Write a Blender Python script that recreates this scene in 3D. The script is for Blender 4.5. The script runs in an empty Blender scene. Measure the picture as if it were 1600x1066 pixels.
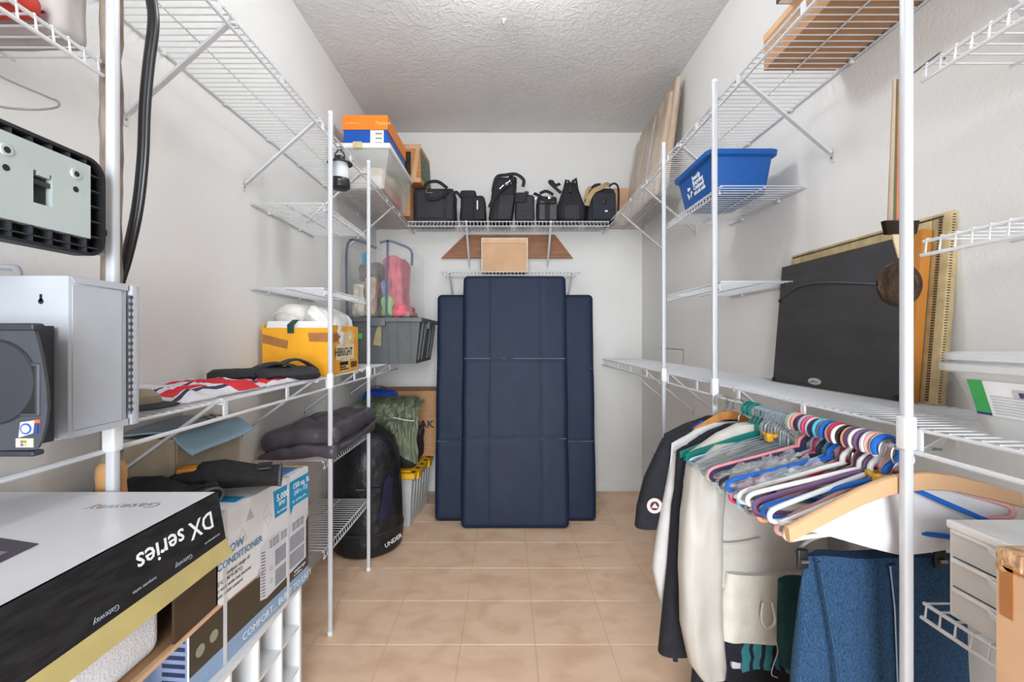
import bpy, bmesh, math, random
from mathutils import Vector, Matrix, noise

random.seed(7)
R = math.radians
SC = bpy.context.scene
COL = SC.collection

# ------------------------------------------------------------ camera, world, lights, exposure
CAM_Z = 1.17
cam_d = bpy.data.cameras.new('camera')
cam_d.sensor_width = 36.0
cam_d.lens = 36.0 * 700 / 1600
cam_d.shift_x = (800 - 792) / 1600
cam_d.shift_y = -(533 - 528) / 1600
cam_d.clip_start = 0.01
cam = bpy.data.objects.new('camera', cam_d)
COL.objects.link(cam)
cam.location = (0, 0, CAM_Z)
cam.rotation_euler = (R(90), 0, 0)
SC.camera = cam

world = bpy.data.worlds.new('world')
SC.world = world
world.use_nodes = True
world.node_tree.nodes['Background'].inputs[0].default_value = (0.9, 0.95, 1.0, 1)
world.node_tree.nodes['Background'].inputs[1].default_value = 1.0

SC.view_settings.view_transform = 'Standard'
SC.view_settings.look = 'None'
SC.view_settings.gamma = 1.0
SC.view_settings.use_curve_mapping = False
SC.view_settings.exposure = 0.16

LAMP_STRENGTH = 59.0
def area_light(name, loc, rot, sx, sy, power, color):
    d = bpy.data.lights.new(name, 'AREA')
    d.shape = 'RECTANGLE'; d.size = sx; d.size_y = sy; d.energy = power; d.color = color
    o = bpy.data.objects.new(name, d); COL.objects.link(o)
    o.location = loc; o.rotation_euler = rot
    return o
# added fill light, no visible source, in the doorway behind the camera
DOOR_W, HALL_W = 22.0, 330.0
area_light('doorway_fill', (0.0, -1.0, 1.15), (R(90), 0, 0), 1.5, 2.1, DOOR_W, (0.90, 0.95, 1.0))
# second added fill, farther back, brightening the closet's rear through the doorway
area_light('hall_fill', (0.1, -3.2, 1.45), (R(90), 0, 0), 2.6, 2.2, HALL_W, (0.90, 0.95, 1.0))

# ------------------------------------------------------------ room measures
XL, XR, YB, YF, H = -0.998, 1.033, 3.427, -0.85, 2.74
FL, FR = -0.708, 0.730          # front edges of the shelves
DL, DR = FL - XL, XR - FR

# ------------------------------------------------------------ materials
def lin(c):
    def f(v):
        v /= 255.0
        return v / 12.92 if v <= 0.04045 else ((v + 0.055) / 1.055) ** 2.4
    return (f(c[0]), f(c[1]), f(c[2]), 1.0)

MATS = {}
def mat(name, col, rough=0.55, metal=0.0, var=0.05, scale=18.0, bump=0.0, bscale=120.0, alpha=1.0,
        trans=0.0, spec=0.5, stretch=(1, 1, 1), emit=0.0, col2=None, detail=3.0, sheen=0.0, mixpos=(0.35, 0.65), ior=1.45, world_pos=False, distort=0.0):
    if name in MATS:
        return MATS[name]
    m = bpy.data.materials.new(name)
    m.use_nodes = True
    nt = m.node_tree
    b = nt.nodes['Principled BSDF']
    c = lin(col)
    b.inputs['Roughness'].default_value = rough
    b.inputs['Metallic'].default_value = metal
    b.inputs['Specular IOR Level'].default_value = spec
    b.inputs['Alpha'].default_value = alpha
    b.inputs['Transmission Weight'].default_value = trans
    b.inputs['IOR'].default_value = ior
    if sheen:
        b.inputs['Sheen Weight'].default_value = sheen
    if emit:
        b.inputs['Emission Color'].default_value = c
        b.inputs['Emission Strength'].default_value = emit
    tc = nt.nodes.new('ShaderNodeTexCoord')
    mp = nt.nodes.new('ShaderNodeMapping')
    mp.inputs['Scale'].default_value = stretch
    if world_pos:
        gp = nt.nodes.new('ShaderNodeNewGeometry')
        nt.links.new(gp.outputs['Position'], mp.inputs['Vector'])
    else:
        nt.links.new(tc.outputs['Object'], mp.inputs['Vector'])
    nz = nt.nodes.new('ShaderNodeTexNoise')
    nz.inputs['Scale'].default_value = scale
    nz.inputs['Detail'].default_value = detail
    nz.inputs['Distortion'].default_value = distort
    nt.links.new(mp.outputs['Vector'], nz.inputs['Vector'])
    rp = nt.nodes.new('ShaderNodeValToRGB')
    rp.color_ramp.elements[0].position = mixpos[0]
    rp.color_ramp.elements[1].position = mixpos[1]
    if col2 is not None:
        rp.color_ramp.elements[0].color = lin(col2)
        rp.color_ramp.elements[1].color = c
    else:
        rp.color_ramp.elements[0].color = tuple(x * (1 - var * 1.6) for x in c[:3]) + (1,)
        rp.color_ramp.elements[1].color = tuple(min(1, x * (1 + var)) for x in c[:3]) + (1,)
    nt.links.new(nz.outputs['Fac'], rp.inputs['Fac'])
    nt.links.new(rp.outputs['Color'], b.inputs['Base Color'])
    if bump:
        n2 = nt.nodes.new('ShaderNodeTexNoise')
        n2.inputs['Scale'].default_value = bscale
        n2.inputs['Detail'].default_value = 3.0
        nt.links.new(mp.outputs['Vector'], n2.inputs['Vector'])
        bp = nt.nodes.new('ShaderNodeBump')
        bp.inputs['Strength'].default_value = bump
        bp.inputs['Distance'].default_value = 0.01
        nt.links.new(n2.outputs['Fac'], bp.inputs['Height'])
        nt.links.new(bp.outputs['Normal'], b.inputs['Normal'])
    MATS[name] = m
    return m

M_WALL = mat('wall_paint', (228, 227, 224), 0.75, var=0.012, scale=3, bump=0.15, bscale=110)
M_CEIL = mat('ceiling_paint', (222, 222, 221), 0.85, var=0.02, scale=4, bump=0.0)
def knockdown(m):
    nt = m.node_tree
    b = nt.nodes['Principled BSDF']
    tc = nt.nodes.new('ShaderNodeTexCoord')
    v = nt.nodes.new('ShaderNodeTexNoise'); v.inputs['Scale'].default_value = 30; v.inputs['Detail'].default_value = 4.0
    v.inputs['Distortion'].default_value = 1.2
    nt.links.new(tc.outputs['Object'], v.inputs['Vector'])
    r = nt.nodes.new('ShaderNodeValToRGB')
    r.color_ramp.elements[0].position = 0.45; r.color_ramp.elements[1].position = 0.58
    nt.links.new(v.outputs['Fac'], r.inputs['Fac'])
    bp = nt.nodes.new('ShaderNodeBump'); bp.inputs['Strength'].default_value = 0.42; bp.inputs['Distance'].default_value = 0.006
    nt.links.new(r.outputs['Color'], bp.inputs['Height'])
    nt.links.new(bp.outputs['Normal'], b.inputs['Normal'])
knockdown(M_CEIL)
M_TILE = mat('vinyl_tile', (240, 207, 177), 0.48, var=0.05, scale=6, bump=0.03, bscale=90, col2=(225, 187, 154), detail=10, mixpos=(0.32, 0.56), world_pos=True, distort=0.6, stretch=(1, 1.5, 1))
M_GROUT = mat('vinyl_joint', (222, 190, 158), 0.7, var=0.04)
M_TRIM = mat('trim_paint', (224, 223, 219), 0.4, var=0.01)
M_WIRE = mat('white_coated_wire', (212, 214, 217), 0.38, var=0.01)
M_POLE = mat('white_coated_pole', (200, 203, 208), 0.38, var=0.01)
M_WHITE = mat('white_plastic', (230, 231, 231), 0.35, var=0.01)
M_CLEAR = mat('clear_plastic', (232, 236, 236), 0.18, var=0.01, alpha=0.34)
M_CLEARF = mat('frosted_plastic', (226, 229, 229), 0.3, var=0.02, alpha=0.62)
M_FILM = mat('clear_film', (220, 220, 220), 0.06, var=0.05, alpha=0.13)
M_BLACK = mat('black_plastic', (30, 31, 34), 0.42, var=0.08)
M_FAB = mat('black_nylon', (37, 38, 42), 0.75, var=0.18, scale=60, bump=0.25, bscale=320)
M_FAB2 = mat('charcoal_nylon', (52, 50, 56), 0.72, var=0.14, scale=60, bump=0.25, bscale=320)
M_CARD = mat('kraft_cardboard', (181, 138, 100), 0.8, var=0.06, scale=12, stretch=(1, 1, 6))
M_CARDL = mat('light_cardboard', (205, 166, 130), 0.8, var=0.05, scale=9)
M_TAPE = mat('brown_tape', (168, 112, 66), 0.35, var=0.07)
M_CHROME = mat('bright_metal', (200, 202, 205), 0.25, metal=1.0, var=0.02)
M_STEEL = mat('grey_steel', (150, 152, 156), 0.35, metal=0.9, var=0.03)
M_INK = mat('black_ink', (26, 26, 28), 0.6, var=0.02)
M_INKW = mat('white_ink', (236, 238, 240), 0.5, var=0.01)
M_CREAM = mat('cream_cloth', (214, 208, 196), 0.8, var=0.04, scale=30, bump=0.15, bscale=400)

# ------------------------------------------------------------ mesh builder
ROOTM = {}
class MB:
    def __init__(s):
        s.v = []; s.f = []; s.m = []
    def add(s, verts, faces, m=0):
        o = len(s.v)
        s.v += [Vector(p) for p in verts]
        for f in faces:
            s.f.append(tuple(i + o for i in f)); s.m.append(m)
        return s
    def box(s, x0, x1, y0, y1, z0, z1, m=0):
        v = [(x0, y0, z0), (x1, y0, z0), (x1, y1, z0), (x0, y1, z0), (x0, y0, z1), (x1, y0, z1), (x1, y1, z1), (x0, y1, z1)]
        return s.add(v, [(0, 3, 2, 1), (4, 5, 6, 7), (0, 1, 5, 4), (1, 2, 6, 5), (2, 3, 7, 6), (3, 0, 4, 7)], m)
    def hexa(s, p, m=0):
        return s.add(p, [(0, 3, 2, 1), (4, 5, 6, 7), (0, 1, 5, 4), (1, 2, 6, 5), (2, 3, 7, 6), (3, 0, 4, 7)], m)
    def quad(s, a, b, c, d, m=0):
        return s.add([a, b, c, d], [(0, 1, 2, 3)], m)
    def rbox(s, x0, x1, y0, y1, z0, z1, r=0.01, seg=2, inner=1, fn=None, m=0):
        c = Vector(((x0 + x1) / 2, (y0 + y1) / 2, (z0 + z1) / 2))
        h = Vector(((x1 - x0) / 2, (y1 - y0) / 2, (z1 - z0) / 2))
        r = min(r, h.x * 0.999, h.y * 0.999, h.z * 0.999)
        if isinstance(inner, int):
            inner = (inner,) * 3
        axes = []
        for a in range(3):
            t = [-h[a] + r * (1 - math.cos(math.pi / 2 * i / seg)) * 0 + r * i / seg for i in range(seg)]
            lo, hi = -h[a] + r, h[a] - r
            mid = [lo + (hi - lo) * i / inner[a] for i in range(inner[a] + 1)]
            axes.append(t + mid + [-q for q in reversed(t)])
        idx = {}
        def vert(p):
            k = (round(p[0], 6), round(p[1], 6), round(p[2], 6))
            if k in idx:
                return idx[k]
            q = Vector(p)
            cl = Vector([max(-(h[i] - r), min(h[i] - r, q[i])) for i in range(3)])
            d = q - cl
            n = d.normalized() if d.length > 1e-9 else Vector((0, 0, 1))
            w = cl + n * r + c
            if fn:
                w = fn(w, n)
            s.v.append(w)
            idx[k] = len(s.v) - 1
            return idx[k]
        for a in range(3):
            b, g = (a + 1) % 3, (a + 2) % 3
            for sg in (-1, 1):
                for i in range(len(axes[b]) - 1):
                    for j in range(len(axes[g]) - 1):
                        q = []
                        for (ii, jj) in ((i, j), (i + 1, j), (i + 1, j + 1), (i, j + 1)):
                            p = [0, 0, 0]; p[a] = sg * h[a]; p[b] = axes[b][ii]; p[g] = axes[g][jj]
                            q.append(vert(p))
                        if sg < 0: q.reverse()
                        s.f.append(tuple(q)); s.m.append(m)
        return s
    def tube(s, path, r, n=6, closed=False, m=0, caps=True, flat=1.0, up=None):
        P = [Vector(p) for p in path]
        N = len(P)
        rr = r if isinstance(r, (list, tuple)) else [r] * N
        tang = []
        for i in range(N):
            if closed:
                t = P[(i + 1) % N] - P[i - 1]
            else:
                t = P[min(i + 1, N - 1)] - P[max(i - 1, 0)]
            tang.append(t.normalized() if t.length > 1e-9 else Vector((0, 0, 1)))
        ref = Vector(up) if up else (Vector((0, 0, 1)) if abs(tang[0].z) < 0.9 else Vector((1, 0, 0)))
        rings = []
        for i in range(N):
            t = tang[i]
            ref2 = ref - t * ref.dot(t)
            if ref2.length < 1e-6:
                ref2 = t.orthogonal()
            ref2.normalize()
            ref = ref2 if not up else Vector(up)
            u = ref2; w = t.cross(u)
            o = len(s.v)
            for k in range(n):
                a = 2 * math.pi * (k + 0.5) / n
                s.v.append(P[i] + u * math.cos(a) * rr[i] * flat + w * math.sin(a) * rr[i])
            rings.append(o)
        cnt = N if closed else N - 1
        for i in range(cnt):
            a, b = rings[i], rings[(i + 1) % N]
            for k in range(n):
                k2 = (k + 1) % n
                s.f.append((a + k, a + k2, b + k2, b + k)); s.m.append(m)
        if caps and not closed:
            s.f.append(tuple(rings[0] + k for k in reversed(range(n)))); s.m.append(m)
            s.f.append(tuple(rings[-1] + k for k in range(n))); s.m.append(m)
        return s
    def sweep(s, path, w, t, side, m=0):
        # flat strap: width w along 'side', thickness t across
        P = [Vector(p) for p in path]
        N = len(P); o = len(s.v)
        for i in range(N):
            tg = (P[min(i + 1, N - 1)] - P[max(i - 1, 0)]).normalized()
            sd = tg.cross(Vector((0, 1, 0))) + Vector((0, .25, 0)) if side is None else Vector(side(i / (N - 1)) if callable(side) else side)
            sd = (sd - tg * sd.dot(tg)).normalized()
            nn = tg.cross(sd).normalized()
            ww = w(i / (N - 1)) if callable(w) else w
            for a, b in ((-1, -1), (1, -1), (1, 1), (-1, 1)):
                s.v.append(P[i] + sd * a * ww / 2 + nn * b * t / 2)
        for i in range(N - 1):
            for k in range(4):
                k2 = (k + 1) % 4
                a = o + i * 4; b = a + 4
                s.f.append((a + k, a + k2, b + k2, b + k)); s.m.append(m)
        s.f.append((o + 3, o + 2, o + 1, o)); s.m.append(m)
        e = o + (N - 1) * 4
        s.f.append((e, e + 1, e + 2, e + 3)); s.m.append(m)
        return s
    def lathe(s, prof, c=(0, 0, 0), n=20, m=0, axis='z', fn=None):
        c = Vector(c); o = len(s.v)
        for (r, z) in prof:
            for k in range(n):
                a = 2 * math.pi * k / n
                if axis == 'z': p = Vector((r * math.cos(a), r * math.sin(a), z))
                elif axis == 'x': p = Vector((z, r * math.cos(a), r * math.sin(a)))
                else: p = Vector((r * math.cos(a), z, r * math.sin(a)))
                p = p + c
                if fn: p = fn(p, a)
                s.v.append(p)
        for i in range(len(prof) - 1):
            for k in range(n):
                k2 = (k + 1) % n
                a = o + i * n; b = a + n
                s.f.append((a + k, a + k2, b + k2, b + k)); s.m.append(m)
        s.f.append(tuple(o + k for k in reversed(range(n)))); s.m.append(m)
        e = o + (len(prof) - 1) * n
        s.f.append(tuple(e + k for k in range(n))); s.m.append(m)
        return s
    def loft(s, rings, m=0, caps=True):
        n = len(rings[0]); o = len(s.v)
        for rg in rings:
            s.v += [Vector(p) for p in rg]
        for i in range(len(rings) - 1):
            for k in range(n):
                k2 = (k + 1) % n
                a = o + i * n; b = a + n
                s.f.append((a + k, a + k2, b + k2, b + k)); s.m.append(m)
        if caps:
            s.f.append(tuple(o + k for k in reversed(range(n)))); s.m.append(m)
            e = o + (len(rings) - 1) * n
            s.f.append(tuple(e + k for k in range(n))); s.m.append(m)
        return s
    def prism(s, poly, fn0, fn1, m=0):
        n = len(poly); o = len(s.v)
        s.v += [Vector(fn0(p)) for p in poly] + [Vector(fn1(p)) for p in poly]
        s.f.append(tuple(o + k for k in range(n))); s.m.append(m)
        s.f.append(tuple(o + n + k for k in reversed(range(n)))); s.m.append(m)
        for k in range(n):
            k2 = (k + 1) % n
            s.f.append((o + k, o + k2, o + n + k2, o + n + k)); s.m.append(m)
        return s
    def sheet(s, fn, nu, nv, thick=0.003, m=0, mfn=None):
        # closed thin sheet from fn(u,v)
        P = [[Vector(fn(i / nu, j / nv)) for j in range(nv + 1)] for i in range(nu + 1)]
        o = len(s.v); W = nv + 1; n1 = (nu + 1) * W
        Nn = []
        for i in range(nu + 1):
            for j in range(nv + 1):
                du = P[min(i + 1, nu)][j] - P[max(i - 1, 0)][j]
                dv = P[i][min(j + 1, nv)] - P[i][max(j - 1, 0)]
                nn = du.cross(dv)
                Nn.append(nn.normalized() if nn.length > 1e-12 else Vector((0, 0, 1)))
        for i in range(nu + 1):
            for j in range(nv + 1):
                s.v.append(P[i][j] + Nn[i * W + j] * thick / 2)
        for i in range(nu + 1):
            for j in range(nv + 1):
                s.v.append(P[i][j] - Nn[i * W + j] * thick / 2)
        for i in range(nu):
            for j in range(nv):
                mm = mfn((i + .5) / nu, (j + .5) / nv) if mfn else m
                a = o + i * W + j
                s.f.append((a, a + W, a + W + 1, a + 1)); s.m.append(mm)
                b = a + n1
                s.f.append((b, b + 1, b + W + 1, b + W)); s.m.append(mm)
        edge = [(i, 0) for i in range(nu + 1)] + [(nu, j) for j in range(1, nv + 1)] + [(i, nv) for i in range(nu - 1, -1, -1)] + [(0, j) for j in range(nv - 1, 0, -1)]
        for k in range(len(edge)):
            a = o + edge[k][0] * W + edge[k][1]
            e2 = edge[(k + 1) % len(edge)]
            b = o + e2[0] * W + e2[1]
            mm = m if not mfn else 0
            s.f.append((a, b, b + n1, a + n1)); s.m.append(mm)
        return s
    def mesh(s, name, mats, inv=None, smooth=35):
        me = bpy.data.meshes.new(name)
        vs = [inv @ p for p in s.v] if inv else s.v
        me.from_pydata([tuple(p) for p in vs], [], s.f)
        for mm in (mats if isinstance(mats, (list, tuple)) else [mats]):
            me.materials.append(mm)
        me.polygons.foreach_set('material_index', s.m)
        bm = bmesh.new(); bm.from_mesh(me)
        bmesh.ops.recalc_face_normals(bm, faces=bm.faces)
        bm.to_mesh(me); bm.free()
        if smooth:
            me.shade_smooth()
            me.set_sharp_from_angle(angle=R(smooth))
        me.update()
        return me
    def build(s, name, mats, parent=None, smooth=35, local=False):
        inv = None
        if parent is not None and not local:
            inv = ROOTM[parent.name].inverted()
        o = bpy.data.objects.new(name, s.mesh(name, mats, inv, smooth))
        COL.objects.link(o)
        if parent is not None:
            o.parent = parent
            ROOTM[o.name] = ROOTM[parent.name]
        else:
            ROOTM[o.name] = Matrix.Identity(4)
        return o

def thing(name, label, cat, loc=(0, 0, 0), rot=(0, 0, 0), group=None):
    o = bpy.data.objects.new(name, None)
    o.empty_display_size = 0.05
    COL.objects.link(o)
    o.location = loc; o.rotation_euler = rot
    o['label'] = label; o['category'] = cat
    if group: o['group'] = group
    from mathutils import Euler
    ROOTM[o.name] = Matrix.Translation(Vector(loc)) @ Euler(rot).to_matrix().to_4x4()
    return o

def struct(o):
    o['kind'] = 'structure'
    return o

_TX = {}
def text_part(name, body, size, origin, xd, yd, m, parent, align='LEFT', extrude=0.0002, off=0.0006, space=1.0, shear=0.0, local=False, bold=0.0):
    cu = bpy.data.curves.new('txt', 'FONT')
    cu.body = body; cu.size = size; cu.align_x = align; cu.extrude = extrude
    cu.space_character = space; cu.shear = shear; cu.resolution_u = 2; cu.offset = bold
    cu.space_line = 0.85
    to = bpy.data.objects.new('txt', cu)
    COL.objects.link(to)
    dg = bpy.context.evaluated_depsgraph_get()
    me = bpy.data.meshes.new_from_object(to.evaluated_get(dg))
    bpy.data.objects.remove(to); bpy.data.curves.remove(cu)
    xd = Vector(xd).normalized(); yd = Vector(yd); yd = (yd - xd * yd.dot(xd)).normalized()
    zd = xd.cross(yd)
    T = Matrix.Identity(4)
    o3 = Vector(origin) + zd * off
    for i in range(3):
        T[i][0] = xd[i]; T[i][1] = yd[i]; T[i][2] = zd[i]; T[i][3] = o3[i]
    if not local:
        T = ROOTM[parent.name].inverted() @ T
    me.transform(T)
    me.materials.clear(); me.materials.append(m)
    me.name = name
    o = bpy.data.objects.new(name, me); COL.objects.link(o)
    o.parent = parent
    ROOTM[o.name] = ROOTM[parent.name]
    return o

def nz(p, s=1.0, seed=0.0):
    return noise.noise(Vector((p[0] * s + seed, p[1] * s - seed * 0.7, p[2] * s + seed * 1.3)))
def crumple(amp, s, seed=0, floor=None, amp2=0.35):
    def f(p, n):
        d = nz(p, s, seed) * amp + nz(p, s * 2.6, seed + 5) * amp * amp2
        q = p + n * d
        if floor is not None and q.z < floor: q.z = floor
        return q
    return f
def arc(c, r, a0, a1, n, ax='xz'):
    out = []
    for i in range(n + 1):
        a = R(a0 + (a1 - a0) * i / n)
        u, w = r * math.cos(a), r * math.sin(a)
        if ax == 'xz': out.append((c[0] + u, c[1], c[2] + w))
        elif ax == 'yz': out.append((c[0], c[1] + u, c[2] + w))
        else: out.append((c[0] + u, c[1] + w, c[2]))
    return out
def spline(pts, n=6):
    # Catmull-Rom
    P = [Vector(p) for p in pts]; out = []
    for i in range(len(P) - 1):
        p0 = P[max(i - 1, 0)]; p1 = P[i]; p2 = P[i + 1]; p3 = P[min(i + 2, len(P) - 1)]
        for k in range(n):
            t = k / n
            out.append(0.5 * ((2 * p1) + (-p0 + p2) * t + (2 * p0 - 5 * p1 + 4 * p2 - p3) * t * t + (-p0 + 3 * p1 - 3 * p2 + p3) * t ** 3))
    out.append(P[-1])
    return out
def copy_tree(root):
    c = root.copy(); COL.objects.link(c)
    for ch in root.children:
        d = ch.copy(); COL.objects.link(d); d.parent = c
        for g in ch.children:
            e = g.copy(); COL.objects.link(e); e.parent = d
    return c
def label(o, text, group=None):
    o['label'] = text
    if group: o['group'] = group

# ------------------------------------------------------------ room shell
fl = MB().box(XL - .1, XR + .1, YF - .6, YB + .1, -0.08, -0.0025).build('floor', M_GROUT)
struct(fl)
T0, TX0, TY0, G = 0.2845, -0.4606, 1.706, 0.0016
tile_full = None
kx0 = math.floor((XL - TX0) / T0); ky0 = math.floor((YF - .2 - TY0) / T0)
def tile_mesh(w, d):
    a, b, e = w / 2, d / 2, 0.0012
    mb = MB()
    mb.add([(-a, -b, -.0025), (a, -b, -.0025), (a, b, -.0025), (-a, b, -.0025),
            (-a + e, -b + e, 0), (a - e, -b + e, 0), (a - e, b - e, 0), (-a + e, b - e, 0)],
           [(4, 5, 6, 7), (0, 1, 5, 4), (1, 2, 6, 5), (2, 3, 7, 6), (3, 0, 4, 7)])
    return mb.mesh('floor_tile', M_TILE, None, 0)
full = tile_mesh(T0 - 2 * G, T0 - 2 * G)
for i in range(kx0, kx0 + 9):
    for j in range(ky0, ky0 + 18):
        x0, x1 = TX0 + i * T0, TX0 + (i + 1) * T0
        y0, y1 = TY0 + j * T0, TY0 + (j + 1) * T0
        cx0, cx1 = max(x0, XL), min(x1, XR); cy0, cy1 = max(y0, YF), min(y1, YB)
        if cx1 - cx0 < 0.02 or cy1 - cy0 < 0.02: continue
        whole = (cx1 - cx0 > T0 - 1e-4 and cy1 - cy0 > T0 - 1e-4)
        me = full if whole else tile_mesh(cx1 - cx0 - 2 * G, cy1 - cy0 - 2 * G)
        o = bpy.data.objects.new('floor_tile', me); COL.objects.link(o)
        o.parent = fl; o.location = ((cx0 + cx1) / 2, (cy0 + cy1) / 2, 0)
struct(MB().box(XL - .1, XR + .1, YF - .1, YB + .1, H, H + .1).build('ceiling', M_CEIL))
struct(MB().box(XL - .1, XR + .1, YB, YB + .1, 0, H).build('wall_back', M_WALL))
struct(MB().box(XL - .1, XL, YF, YB, 0, H).build('wall_left', M_WALL))
wr = struct(MB().box(XR, XR + .1, YF, YB, 0, H).build('wall_right', M_WALL))
wf = MB()
wf.box(XL - .1, -.45, YF - .1, YF, 0, H).box(.48, XR + .1, YF - .1, YF, 0, H).box(-.45, .48, YF - .1, YF, 2.05, H)
struct(wf.build('wall_front', M_WALL))
# pencil mark on the right wall
MB().box(XR - .001, XR, 2.62, 3.02, 1.099, 1.103).box(XR - .001, XR, 2.62, 2.624, 1.02, 1.103).build('pencil_mark', mat('pencil', (96, 94, 92), 0.8), wr, local=True)
# baseboards
def baseboard(name, p0, p1, nrm):
    p0 = Vector(p0); p1 = Vector(p1); nrm = Vector(nrm)
    prof = [(0, 0), (.013, 0), (.013, .058), (.010, .066), (.009, .074), (.005, .083), (0, .083)]
    mb = MB()
    mb.loft([[p + nrm * a + Vector((0, 0, b)) for a, b in prof] for p in (p0, p1)])
    return struct(mb.build(name, M_TRIM, None, 25))
baseboard('baseboard_back', (XL, YB, 0), (XR, YB, 0), (0, -1, 0))
baseboard('baseboard_left', (XL, YF, 0), (XL, YB, 0), (1, 0, 0))
baseboard('baseboard_right', (XR, YF, 0), (XR, YB, 0), (-1, 0, 0))
# small nub on the ceiling
t = thing('ceiling_hook', 'tiny white hook in the middle of the textured ceiling', 'hook', (-.015, 2.21, H))
MB().lathe([(.012, H), (.012, H - .004), (.004, H - .006), (.004, H - .018), (.001, H - .02)], (-.015, 2.21, 0), 10).build('stem', M_WHITE, t)
# pendant lamp above the frame: the closet's own light
LX, LY, LZ, LR = 0.02, 1.60, 2.52, 0.09
t = thing('pendant_lamp', 'round white pendant lamp hanging from the ceiling', 'lamp', (LX, LY, H))
MB().lathe([(.06, H), (.06, H - .012), (.02, H - .025), (.02, H - .03)], (LX, LY, 0), 20).build('canopy', M_WHITE, t)
MB().tube([(LX, LY, H - .02), (LX, LY, LZ + LR - .01)], .005, 8).build('cord', M_WHITE, t)
M_GLOW = mat('lamp_glow', (247, 250, 255), 0.5, emit=LAMP_STRENGTH, var=0)
gl = MB().lathe([(.02, LZ + LR - .003)] + [(LR * math.cos(R(a)), LZ + LR * math.sin(R(a))) for a in range(72, -91, -18)], (LX, LY, 0), 20)
gl.build('globe', M_GLOW, t)

# ------------------------------------------------------------ wire shelves
def wire_shelf(lab, L, D, loc, rz, lip='ladder', drop=0.034, braces=(), bdrop=0.245, group=None, cat='shelf', arms=False, sp=0.0254):
    t = thing('wire_shelf', lab, cat, loc, (0, 0, rz), group)
    d = MB()
    n = int(L / sp)
    for i in range(n + 1):
        x = i * (L - .006) / n + .003
        if lip == 'ladder':
            d.tube([(x, 0.002, 0), (x, D, 0), (x, D + .003, -drop)], .0019, 4, caps=False)
        else:
            d.tube([(x, 0.002, 0), (x, D, 0)], .0019, 4, caps=False)
    o = d.build('deck_wires', M_WIRE, t, local=True); o['kind'] = 'stuff'
    rr = .0034
    MB().tube([(0, .006, -.0045), (L, .006, -.0045)], rr, 6).build('back_rail', M_WIRE, t, local=True)
    MB().tube([(0, D * .48, -.0045), (L, D * .48, -.0045)], .0024, 6).build('middle_wire', M_WIRE, t, local=True)
    MB().tube([(-.004, D - .002, -.0035), (L + .004, D - .002, -.0035)], rr, 6).build('front_rail', M_WIRE, t, local=True)
    MB().tube([(-.004, D + .003, -drop), (L + .004, D + .003, -drop)], rr if lip == 'ladder' else .0046, 8).build('lower_rail', M_WIRE, t, local=True)
    if lip == 'rod':
        k = max(2, round(L / .305))
        for i in range(k):
            x = (i + .5) * L / k
            MB().box(x - .007, x + .007, D - .003, D + .002, -drop, -.002).build('connector', M_WIRE, t, local=True)
    for x in braces:
        b = MB()
        p0 = Vector((x, D - .012, -.004)); p1 = Vector((x, .008, -bdrop))
        dr = (p1 - p0).normalized(); nn = Vector((0, -dr.z, dr.y))
        w = .0075; th = .0035
        ring = lambda p: [p + Vector((-w, 0, 0)) + nn * th, p + Vector((w, 0, 0)) + nn * th, p + Vector((w, 0, 0)) - nn * th, p + Vector((-w, 0, 0)) - nn * th]
        b.loft([ring(p0), ring(p1)])
        bo = b.build('brace', M_WIRE, t, 20, local=True)
        pl = MB().prism([(-.009, .012), (.009, .012), (.009, -.020), (.003, -.030), (-.009, -.030)],
                        lambda q: (x + q[0], .0005, -bdrop + q[1]), lambda q: (x + q[0], .003, -bdrop + q[1]))
        pl.build('wall_plate', M_WIRE, bo, 20, local=True)
        MB().lathe([(.0035, .003), (.003, .0055)], (x, 0, -bdrop - .014), 8, axis='y').build('screw', M_STEEL, bo, local=True)
        MB().box(x - .006, x + .006, D - .014, D + .001, -.012, .003).build('hook', M_WIRE, bo, 20, local=True)
    k = max(2, round(L / .29))
    for i in range(k):
        x = (i + .5) * L / k + .02
        MB().rbox(x - .006, x + .006, 0.0003, .012, -.014, .001, .003, 1).build('wall_clip', M_WIRE, t, local=True)
    return t

rt = R(90)
LB = lambda ys, yend: [yend - y for y in ys]       # brace positions on the left wall (local x runs toward the camera)
wire_shelf('long white wire shelf high along the left wall', 3.427 - .33, DL, (XL, YB, 2.0), -rt, 'rod', .036, LB([.62, 1.17, 1.70, 2.23, 2.83], YB), group='long wire shelves')
wire_shelf('long white wire shelf high along the right wall', 3.427 - .33, DR, (XR, .33, 2.0), rt, 'rod', .036, [y - .33 for y in (.85, 1.42, 1.92, 2.45, 2.95)], group='long wire shelves')
wire_shelf('white wire shelf across the back wall holding black bags', 1.40, .30, (.710, YB, 1.985), R(180), 'ladder', .036, [.710 - .309, .710 + .285], .27, group='long wire shelves')
wire_shelf('white wire shelf at waist height along the left wall', 2.88 - .33, DL, (XL, 2.88, 1.015), -rt, 'rod', .044, LB([.60, 1.12, 1.68, 2.20, 2.83], 2.88), .2, group='long wire shelves')
wire_shelf('white wire shelf at waist height along the right wall with hangers below', YB - .33, DR, (XR, .33, 1.01), rt, 'rod', .044, [y - .33 for y in (.62, 1.44, 2.05, 2.48, 2.93)], .24, group='long wire shelves')
wire_shelf('short white wire shelf on the back wall above the blue mats', .98, .30, (.517, YB, 1.634), R(180), 'ladder', .028, [.06, .92], .22, group='short wire shelves')
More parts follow.
